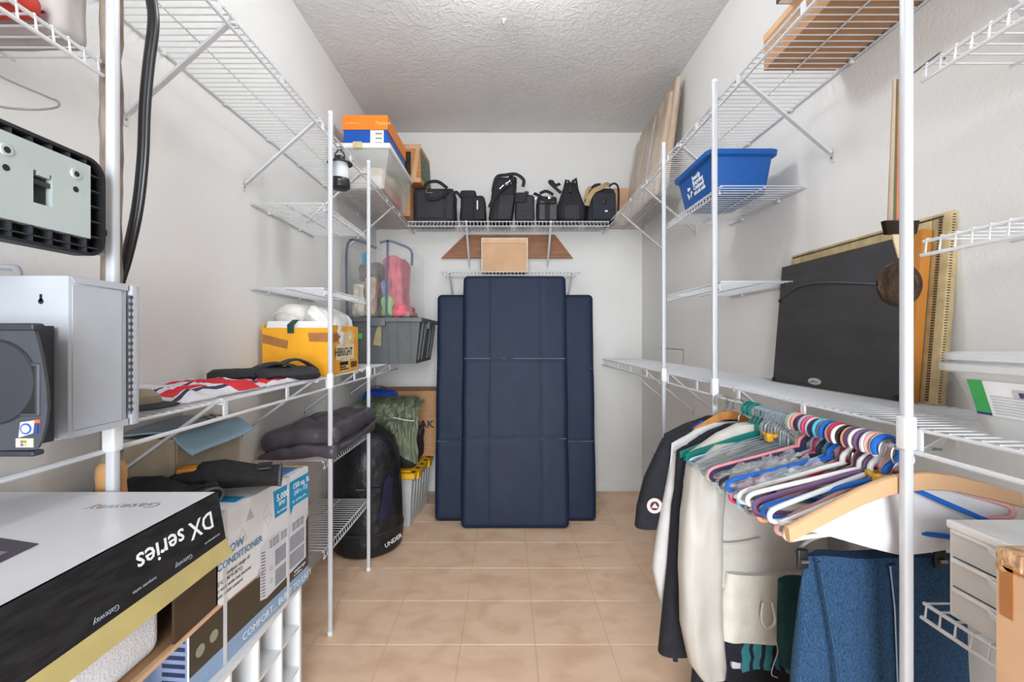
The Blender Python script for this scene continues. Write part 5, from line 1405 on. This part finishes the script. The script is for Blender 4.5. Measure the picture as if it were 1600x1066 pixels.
MB().rbox(.6605, .7135, .575, .6075, .858, .889, .003, 2, 5, crumple(.0025, 60, 2)).build('torn_corner', mat('torn_cardboard', (196, 158, 122), 0.9, var=.15, scale=60, bump=.5, bscale=90), t, 50)
MB().box(.6608, .662, .585, .600, .80, .87).box(.6608, .662, .30, .606, .862, .866).build('tape', M_TAPE, t, 0)

# wall vent behind the clothes
t = thing('air_vent', 'white louvred air vent low on the right wall', 'vent', (XR, 2.9, .10))
vy0, vy1, vz0, vz1 = 2.62, 3.19, .115, .385
for (a, b_, c_, d) in ((vy0, vy1, vz0, vz0 + .022), (vy0, vy1, vz1 - .022, vz1), (vy0, vy0 + .022, vz0 + .022, vz1 - .022), (vy1 - .022, vy1, vz0 + .022, vz1 - .022)):
    MB().box(XR - .012, XR, a, b_, c_, d).build('frame', M_TRIM, t, 0)
for k in range(14):
    z = vz0 + .026 + k * .016
    MB().hexa([(XR - .009, vy0 + .022, z), (XR - .008, vy0 + .022, z), (XR - .008, vy1 - .022, z), (XR - .009, vy1 - .022, z), (XR - .002, vy0 + .022, z + .010), (XR - .001, vy0 + .022, z + .010), (XR - .001, vy1 - .022, z + .010), (XR - .002, vy1 - .022, z + .010)]).build('slat', M_TRIM, t, 0)
# ------------------------------------------------------------ hangers on the right rod
RODX, RODZ, RODR = .727, .968, .0046
HC = {}
def hmat(n, c): return mat('hanger_' + n, c, 0.35, var=0.03)
def hook_path(r, neck):
    p = arc((0, 0, RODR + .003 - r + .001), r, -40, 190, 12)       # open to +x side
    p = [(-q[0], q[1], q[2]) for q in p]
    e = p[-1]
    # p runs: open tip ... over the top ... down to neck
    z0 = RODR + .004 - r
    return p + [(r * .95, 0, z0 - r * .75), (r * .35, 0, z0 - r * 1.55), (0, 0, z0 - r * 2.0), (0, 0, neck)]
def make_hanger(kind, m, lab, y, yaw=0.0, roll=0.0, group=None, dx=0.0, pitch=0.0, dz=0.0):
    t = thing('clothes_hanger', lab, 'hanger', (RODX + dx, y, RODZ + dz), (pitch, roll, yaw), group)
    L = lambda mb, n, mm: mb.build(n, mm, t, local=True)
    if kind == 'tube':
        L(MB().tube(spline(hook_path(.021, -.074), 2), .0056, 8), 'hook', m)
        b = [(0, 0, -.070), (.03, 0, -.080), (.10, 0, -.108), (.175, 0, -.137), (.202, 0, -.150), (.208, 0, -.163), (.198, 0, -.172), (.16, 0, -.170), (0, 0, -.168)]
        path = b + [(-p[0], p[1], p[2]) for p in reversed(b[1:-1])]
        L(MB().tube(spline(path + [path[0]], 3)[:-1], .0050, 8, closed=True), 'frame', m)
    elif kind == 'contour':
        L(MB().tube(spline(hook_path(.021, -.076), 2), .0040, 8), 'hook', m)
        def f(u, v):
            x = -.205 + .41 * u; a = abs(x)
            top = -.068 - (a / .205) ** 1.15 * .075
            th = .026 * (1 - .35 * a / .205)
            return (x, .002 * math.sin(u * 9), top - th * v)
        L(MB().sheet(f, 28, 3, .008), 'shoulder', m)
        L(MB().tube([(-.195, 0, -.155), (-.17, 0, -.172), (.17, 0, -.172), (.195, 0, -.155)], .004, 8), 'trouser_bar', m)
    elif kind == 'wire':
        L(MB().tube(spline(hook_path(.018, -.062), 2), .0013, 5), 'hook', m)
        L(MB().tube([(0, 0, -.058 - .012 * i) for i in range(3)], .0028, 6), 'twist', m)
        b = [(0, 0, -.078), (.05, 0, -.092), (.19, 0, -.142), (.204, 0, -.150), (.202, 0, -.158), (.0, 0, -.160)]
        path = b + [(-p[0], p[1], p[2]) for p in reversed(b[1:-1])]
        L(MB().tube(path, .0013, 5, closed=True), 'frame', m)
    elif kind == 'wood':
        L(MB().tube(spline(hook_path(.021, -.05), 2), .0018, 6), 'hook', M_STEEL)
        pts = [(-.225, -.150), (-.222, -.118), (-.12, -.072), (-.05, -.050), (0, -.044), (.05, -.050), (.12, -.072), (.222, -.118), (.225, -.150), (.11, -.106), (.045, -.083), (0, -.079), (-.045, -.083), (-.11, -.106)]
        mb = MB(); n = 7
        up = [(-.225, -.118), (-.16, -.090), (-.09, -.062), (-.04, -.049), (0, -.046), (.04, -.049), (.09, -.062), (.16, -.090), (.225, -.118)]
        rings = []
        for i, (x, z) in enumerate(up):
            h = .034 - .006 * abs(x) / .225; th = .0065; bow = .012 * (abs(x) / .225) ** 2
            rings.append([(x, bow - th, z - .002), (x, bow - th * .5, z), (x, bow + th * .5, z), (x, bow + th, z - .002), (x, bow + th, z - h + .002), (x, bow + th * .5, z - h), (x, bow - th * .5, z - h), (x, bow - th, z - h + .002)])
        L(mb.loft(rings), 'shoulder', m)
    elif kind == 'cover':
        L(MB().tube(spline(hook_path(.020, -.06), 2), .0016, 6), 'hook', M_STEEL)
        def f(u, v):
            x = -.215 + .43 * u; a = abs(x)
            top = -.058 - (a / .215) * .078
            bot = -.142 - .062 * min(1, max(0, (x + .215) / .22)) - .006 * math.cos(x * 14)
            return (x, (.010 if v < .5 else -.010) * math.sin(math.pi * 2 * v) ** 2 * (1 - .3 * a / .215) + .003 * nz((u * 6, v * 6, 1), 1), top + (bot - top) * v)
        L(MB().sheet(f, 26, 10, .006), 'paper_cover', m)
    return t
Y = lambda px: RODX * 700 / (px - 792)
rh = random.Random(11)
G1 = 'hangers on the right rod'
# teal
M_TEAL = hmat('teal', (14, 118, 108))
for y, lb in ((1.345, 'teal plastic hanger farthest back of the three teal ones'), (1.325, 'teal plastic hanger in the middle of the three teal ones'), (1.305, 'teal plastic hanger nearest the camera of the three teal ones')):
    make_hanger('contour', M_TEAL, lb, y, R(rh.uniform(-4, 2)), R(rh.uniform(-2, 2)), 'teal hangers')
# wire hangers
M_WH = mat('blue_grey_wire', (150, 166, 180), 0.35, metal=.3, var=.05)
for k in range(16):
    make_hanger('wire', M_WH, 'thin blue-grey wire hanger in the bunch between teal and pink hangers', 1.285 - k * .0088, R(rh.uniform(-7, 7)), R(rh.uniform(-6, 3)), 'bunch of wire hangers', dz=-.001)
# tubular plastic hangers, far to near
cols = [('mint', (152, 190, 168), 'mint green'), ('cream', (226, 214, 190), 'cream'), ('salmon', (226, 140, 146), 'salmon pink'), ('navy1', (36, 42, 72), 'dark navy'),
        ('grey1', (158, 160, 166), 'mid grey'), ('hotpink', (222, 74, 132), 'hot pink'), ('ivory1', (214, 212, 206), 'ivory'), ('ink', (32, 40, 62), 'blue-black'),
        ('sky', (96, 178, 206), 'sky blue'), ('grey2', (136, 138, 148), 'slate grey'), ('royal', (26, 92, 178), 'royal blue'), ('mauve', (168, 140, 148), 'dusty mauve'),
        ('crimson', (190, 48, 76), 'crimson'), ('white1', (232, 230, 226), 'bright white'), ('black1', (34, 30, 32), 'glossy black'), ('peach', (238, 168, 128), 'peach'),
        ('purple', (94, 62, 104), 'deep purple'), ('white2', (228, 226, 222), 'chalk white'), ('plum', (112, 84, 124), 'plum'), ('pearl', (206, 208, 210), 'pearl grey'),
        ('blush', (230, 176, 172), 'blush pink'), ('bone', (226, 218, 200), 'bone white')]
ys = [1.128 - i * (1.128 - .868) / (len(cols) - 1) for i in range(len(cols))]
for i, (n, c, word) in enumerate(cols):
    where = 'beside the wire hangers' if i < 6 else ('in the middle of the row' if i < 15 else 'near the wooden hanger')
    make_hanger('tube', hmat(n, c), '%s plastic hanger on the right rod %s' % (word, where), ys[i] + rh.uniform(-.002, .002), R(rh.uniform(-11, 7)), R(rh.uniform(-9, 6)), G1, dz=rh.uniform(0, .004))
make_hanger('tube', hmat('azure', (24, 98, 186)), 'azure blue plastic hanger partly hidden behind the near right pole', .858, R(-14), R(2), G1, dz=.004)
make_hanger('cover', mat('white_paper_cover', (222, 221, 224), 0.7, var=.03), 'wire hanger with a white paper cover behind the wooden hanger', .852, R(-1), R(-4), G1)
make_hanger('wood', mat('beech_wood', (204, 164, 126), 0.4, var=.06, scale=8, stretch=(.3, 1, 1)), 'tan wooden hanger tilted in front of the paper-covered hanger', .821, R(2), R(-7.5), G1, dx=-.004)
# yellow twist ties round the hanger necks
for y, lb in ((1.23, 'yellow tie around the wire hanger necks'), (.872, 'yellow tie around the hanger necks near the right pole')):
    t = thing('yellow_tie', lb, 'tie', (RODX, y, RODZ - .07))
    M_TIE = mat('yellow_tie', (222, 166, 40), 0.5, var=.1)
    MB().tube([(RODX + .017 * math.cos(R(a)), y + .022 * math.sin(R(a)), RODZ - .066 + .004 * math.sin(R(a * 3))) for a in range(0, 360, 20)], .0055, 8, closed=True).build('loop', M_TIE, t)
    MB().rbox(RODX - .030, RODX - .010, y - .032, y - .014, RODZ - .078, RODZ - .056, .006, 2, 3, crumple(.003, 60, 1)).build('knot', M_TIE, t)
# clear plastic film draped over the hangers in the middle
t = thing('clear_garment_film', 'crumpled clear plastic film over the hangers in the middle', 'plastic film', (.60, 1.04, .80))
MB().sheet(lambda u, v: (.505 + .19 * u, .97 + .13 * v, .838 + .058 * u + .010 * nz((u * 7, v * 7, 2), 1) + .010 * nz((u * 19, v * 15, 5), 1) - .05 * max(0, .25 - u) * 2), 34, 34, .0012).build('film', mat('crinkled_clear_film', (222, 224, 230), 0.10, alpha=.22, bump=.5, bscale=60), t)
# clear strip hanger by the wall
t = thing('clear_strip', 'clear plastic strip hanging behind the near right pole', 'plastic strip', (.93, .98, .80))
MB().sweep([(.80, 1.0, .845), (.86, .99, .882), (.905, .985, .915), (.965, .985, .945)], lambda s: .022 + .028 * max(0, s - .6) / .4, .003, (0, -.6, .8)).build('strip', M_CLEARF, t)
MB().box(.925, .945, .972, .974, .925, .93).build('printed_label', mat('green_grey_print', (110, 130, 110), 0.5), t, 0)

# ------------------------------------------------------------ garments
def tshape(rings, n=40, e=.75, fold=.0, fk=7, seed=0):
    """rings: (z, xc, yc, halfwidth, halfthick)"""
    out = []
    for (z, xc, yc, hw, ht) in rings:
        rg = []
        for k in range(n):
            a = 2 * math.pi * k / n
            ca, sa = math.cos(a), math.sin(a)
            x = hw * math.copysign(abs(ca) ** e, ca)
            y = ht * math.copysign(abs(sa) ** .8, sa)
            w = nz((x * 22 + seed, z * 3.0, seed * 1.7 + (3 if sa > 0 else 0)), 1) * fold + nz((x * 60, z * 8, seed), 1) * fold * .3
            rg.append((xc + x, yc + y + w, z + nz((x * 12, seed, 0), 1) * fold * .5))
        out.append(rg)
    return out
def interp(rs, m=4):
    out = []
    for i in range(len(rs) - 1):
        for k in range(m):
            s = k / m
            out.append(tuple(rs[i][j] + (rs[i + 1][j] - rs[i][j]) * s for j in range(5)))
    out.append(rs[-1])
    return out
def garment(name, lab, cat, rings, m, y, fold=.008, fk=7, seed=1, parts=(), nm='body', group='clothes on the right rod', hook=True, hkm=None):
    t = thing(name, lab, cat, (RODX, y, RODZ), group=group)
    MB().loft(tshape(interp(rings, 5), fold=fold, seed=seed)).build(nm, m, t, 60)
    for (pn, rg, mm, fo) in parts:
        MB().loft(tshape(interp(rg, 5), n=24, fold=fo, seed=seed + 4, e=.9)).build(pn, mm, t, 60)
    return t
def rodhook(lab, y, kind='wood', m=None, yaw=0, roll=0, dz=0):
    return make_hanger(kind, m or M_STEEL, lab, y, R(yaw), R(roll), 'hangers inside clothes', dz=dz)
M_BLK = mat('black_jersey', (30, 32, 40), 0.85, var=.12, scale=30, bump=.15, bscale=300)
M_BLU = mat('royal_jersey', (22, 70, 178), 0.8, var=.06)
M_SAT = mat('ivory_satin', (188, 184, 176), 0.36, var=.05, scale=8)
M_SHT = mat('white_shirt', (204, 203, 202), 0.5, var=.04)
M_LINEN = mat('ivory_linen', (196, 192, 184), 0.75, var=.05, scale=20, bump=.1, bscale=300)
# 1 black jersey with blue shoulder and sleeve patch (farthest)
rodhook('grey plastic hanger inside the black jersey', 1.515, 'contour', hmat('taupe', (150, 145, 140)), 0, 0)
y = 1.515
t = garment('black_jersey', 'black jersey with blue shoulder and round white sleeve patch', 'shirt',
            [(.905, .727, y, .05, .016), (.88, .727, y, .12, .022), (.845, .727, y, .195, .026), (.78, .727, y, .205, .028), (.6, .727, y, .20, .03), (.42, .73, y, .20, .03)], M_BLK, y, .006, seed=2)
MB().loft(tshape(interp([(.872, .650, y - .004, .045, .030), (.83, .585, y - .004, .060, .034), (.70, .525, y - .004, .060, .036), (.60, .497, y - .004, .058, .036), (.535, .487, y - .004, .055, .034)], 5), n=24, fold=.004, seed=5, e=.9)).build('sleeve', M_BLK, t, 60)
MB().loft(tshape(interp([(.893, .672, y - .004, .020, .030), (.868, .640, y - .004, .030, .0365), (.842, .615, y - .004, .030, .0385)], 4), n=24, fold=.002, seed=5, e=.9)).build('shoulder_panel', M_BLU, t, 60)
pt = MB().lathe([(.025, y - .044), (.025, y - .0415)], (.485, 0, .618), 24, axis='y').build('patch', mat('patch_pink_white', (222, 204, 200), 0.7), t)
MB().lathe([(.0145, y - .0452), (.0145, y - .044)], (.485, 0, .618), 24, axis='y').build('patch_centre', mat('patch_maroon', (70, 40, 44), 0.7), pt)
MB().add([(.474, y - .0458, .612), (.497, y - .0458, .611), (.485, y - .0458, .628)], [(0, 1, 2)]).build('patch_triangle', mat('patch_pink_white', (222, 204, 200)), pt, 0)
# 2 white shirt
y = 1.462
rodhook('amber wooden hanger inside the white shirt', 1.462, 'wood', mat('amber_wood', (190, 128, 62), 0.45, var=.1), 0, 0).scale = (.5, 1, .8)
t = garment('white_shirt', 'white satin shirt hanging behind the black coat', 'shirt',
            [(.895, .727, y, .05, .014), (.872, .727, y, .11, .020), (.825, .727, y, .19, .024), (.7, .727, y, .20, .026), (.45, .727, y, .20, .026), (.34, .727, y, .20, .026)], M_SHT, y, .006, seed=7)
MB().loft(tshape(interp([(.862, .655, y, .040, .026), (.815, .590, y, .046, .028), (.66, .560, y, .046, .030), (.52, .535, y, .048, .032), (.42, .520, y, .046, .030), (.33, .530, y, .036, .026), (.25, .545, y, .030, .022)], 5), n=24, fold=.004, seed=9, e=.9)).build('sleeve', M_SHT, t, 60)
# 3 black coat
y = 1.405
rodhook('grey metal hanger inside the black coat', 1.405, 'wire', M_STEEL)
t = garment('black_coat', 'long black knit coat hanging beside the ivory blazer', 'coat',
            [(.90, .727, y, .045, .016), (.87, .727, y, .11, .022), (.815, .727, y, .195, .027), (.65, .727, y, .205, .03), (.4, .73, y, .20, .03), (.28, .735, y, .20, .03)], M_BLK, y, .007, seed=13)
MB().loft(tshape(interp([(.862, .645, y, .042, .026), (.80, .592, y, .046, .030), (.64, .560, y, .042, .032), (.45, .548, y, .044, .034), (.25, .530, y, .048, .034), (.185, .525, y, .050, .030)], 5), n=24, fold=.004, seed=3, e=.9)).build('sleeve', M_BLK, t, 60)
MB().rbox(.515, .53, y - .02, y - .01, .165, .19, .004, 2).build('button_tab', M_BLK, t)
# 4 ivory blazer
y = 1.335
t = garment('ivory_blazer', 'ivory satin blazer, largest pale garment under the teal hangers', 'jacket',
            [(.915, .727, y, .045, .018), (.885, .727, y, .10, .026), (.825, .727, y, .185, .030), (.74, .727, y, .20, .034), (.62, .732, y - .01, .205, .036), (.52, .735, y - .015, .21, .038), (.455, .737, y - .02, .215, .040)], M_LINEN, y, .009, seed=21)
MB().loft(tshape(interp([(.865, .65, y - .02, .044, .030), (.80, .582, y - .03, .050, .036), (.66, .565, y - .035, .054, .040), (.50, .558, y - .04, .058, .042), (.35, .560, y - .04, .058, .040), (.245, .575, y - .04, .052, .036), (.20, .592, y - .04, .036, .030)], 6), n=36, fold=.022, seed=15, e=.9)).build('sleeve', M_SAT, t, 65)
MB().tube(spline([(.56, y - .058, .60), (.63, y - .063, .585), (.72, y - .065, .60)], 6), .0035, 6).build('dart_seam', M_SAT, t)
MB().tube([(.84, y - .064, .80), (.842, y - .066, .6), (.845, y - .068, .46)], .0025, 6).build('side_seam', M_SAT, t)
# 5 cream shorts with cord
y = 1.283
t = garment('cream_shorts', 'cream shorts with a drawstring loop below the blazer', 'shorts',
            [(.50, .745, y, .12, .022), (.42, .745, y, .135, .028), (.36, .742, y - .003, .135, .030), (.315, .735, y - .005, .130, .030)], M_CREAM, y, .008, seed=31)
MB().tube(spline([(.705, y - .05, .44), (.698, y - .056, .40), (.712, y - .058, .375), (.735, y - .056, .392), (.73, y - .05, .44)], 6), .0032, 6).build('drawstring', mat('cord_cream', (226, 220, 208), 0.7), t)
MB().tube(spline([(.775, y - .045, .445), (.80, y - .05, .425), (.85, y - .05, .430), (.885, y - .045, .448)], 6), .0055, 6).build('waist_cord', mat('cord_cream', (226, 220, 208)), t)
MB().hexa([(.845, y - .03, .33), (.868, y - .03, .33), (.868, y - .02, .33), (.845, y - .02, .33), (.835, y - .03, .44), (.858, y - .03, .44), (.858, y - .02, .44), (.835, y - .02, .44)]).build('hem_tab', M_CREAM, t, 0)
# 6 striped teal shirt, dark green shirt and black trousers lower down
y = 1.355
t = garment('black_trousers', 'black track trousers with blue side stripe at the bottom of the rail', 'trousers',
            [(.42, .735, y - .01, .17, .03), (.32, .73, y - .01, .17, .035), (.22, .715, y - .01, .155, .04), (.12, .70, y - .01, .145, .04), (.03, .695, y - .01, .14, .04)], M_BLK, y, .009, seed=41)
MB().sweep([(.567, y - .052, .30), (.575, y - .056, .22), (.584, y - .058, .12), (.588, y - .058, .03)], .016, .004, (1, 0, 0)).build('blue_stripe', M_BLU, t)
y = 1.275
M_STR = [mat('teal_stripe', (62, 134, 144), 0.8, var=.06), mat('navy_stripe', (24, 36, 52), 0.8, var=.1)]
t = thing('striped_shirt', 'teal and navy striped shirt hanging below the cream shorts', 'shirt', (RODX, y, RODZ), group='clothes on the right rod')
def sfn(u, v):
    x = .668 + .27 * u + .012 * nz((v * 4, u * 3, 4), 1); z = .36 - .14 * v + .016 * math.sin(u * 7)
    return (x, y - .008 + .006 * math.sin(u * 16 + v) + .006 * nz((u * 9, v * 5, 1), 1), z)
MB().sheet(sfn, 56, 12, .006, mfn=lambda u, v: 0 if (u * 9) % 1 < .58 else 1).build('body', M_STR, t, 60)
MB().tube(spline([(.745, y - .032, .335), (.75, y - .034, .30), (.737, y - .034, .26), (.735, y - .032, .235), (.752, y - .03, .225)], 5), .0016, 5).build('loose_cord', M_WHC, t)
y = 1.20
t = garment('green_shirt', 'dark teal green shirt between the blazer and the jeans', 'shirt',
            [(.50, .84, y + .04, .09, .02), (.40, .845, y + .04, .095, .024), (.31, .845, y + .04, .095, .026), (.26, .845, y + .04, .085, .024)], mat('dark_teal_cotton', (22, 68, 72), 0.85, var=.12), y, .010, seed=51)
y = 1.315
t = garment('black_shorts', 'black shorts with zip pocket beside the striped shirt', 'shorts',
            [(.46, .70, y - .01, .075, .02), (.38, .70, y - .012, .08, .026), (.29, .705, y - .014, .085, .028), (.245, .705, y - .014, .085, .026)], M_BLK, y, .006, seed=61)
MB().tube([(.70, y - .045, .345), (.708, y - .046, .32)], .003, 6).build('zip_pull', M_STEEL, t)
MB().rbox(.645, .70, y - .035, y - .015, .222, .25, .006, 2, 2, crumple(.003, 40, 1)).build('white_lining', M_WHC, t, 60)
# 7 jeans on a clip hanger
M_DEN = mat('denim', (42, 76, 110), 0.95, var=.3, scale=420, bump=.35, bscale=500, detail=6, stretch=(1, 1, .45))
M_DEND = mat('denim_seam', (36, 58, 92), 0.9, var=.2, scale=120)
M_STI = mat('pale_stitch', (150, 170, 190), 0.8)
y = .945
t = garment('blue_jeans', 'blue denim jeans hanging upside down in front at lower right', 'jeans',
            [(.714, .785, y, .158, .018), (.700, .785, y, .163, .022), (.62, .785, y, .170, .028), (.5, .785, y, .178, .032), (.36, .785, y, .186, .036), (.2, .785, y, .192, .038), (.06, .785, y, .195, .038)], M_DEN, y, .011, seed=71)
MB().sweep([(.788, y - .0285, .706), (.795, y - .034, .66), (.797, y - .040, .5), (.795, y - .044, .3), (.795, y - .046, .1)], .018, .004, (1, 0, 0)).build('side_seam', M_DEND, t)
MB().tube([(.782, y - .031, .704), (.785, y - .0385, .62), (.787, y - .046, .4), (.786, y - .049, .1)], .0014, 5).build('stitching', M_STI, t)
MB().tube(spline([(.635, y - .034, .715 - .0), (.66, y - .05, .50), (.665, y - .052, .3), (.662, y - .052, .1)], 5), .0035, 6).build('crease_fold', M_DEN, t)
MB().tube(spline([(.59, y - .03, .375), (.62, y - .046, .345), (.645, y - .05, .315), (.66, y - .05, .29)], 5), .0018, 5).build('pocket_stitching', M_STI, t)
t = thing('clip_hanger', 'grey clip hanger holding the blue jeans', 'hanger', (RODX, .945, RODZ), group='hangers on the right rod')
y = .945
MB().tube(spline([(RODX + p[0], y + p[1], RODZ + p[2]) for p in hook_path(.02, -.17)], 2), .0018, 6).build('hook', M_STEEL, t)
MB().tube(spline([(RODX - .12, y, .715), (RODX - .09, y, .742), (RODX - .03, y, .765), (RODX, y, .796), (RODX + .03, y, .765), (RODX + .10, y, .745), (RODX + .17, y, .742)], 5), .004, 8).build('frame', mat('grey_hanger', (134, 132, 132), 0.4), t)
for x in (RODX - .118, RODX + .165):
    c = MB().rbox(x - .012, x + .012, y - .026, y - .016, .694, .735, .005, 2).build('clip', M_BLACK, t)
    MB().tube([(x - .008, y - .029, .712), (x + .008, y - .029, .712)], .004, 8).build('spring', M_STEEL, c)
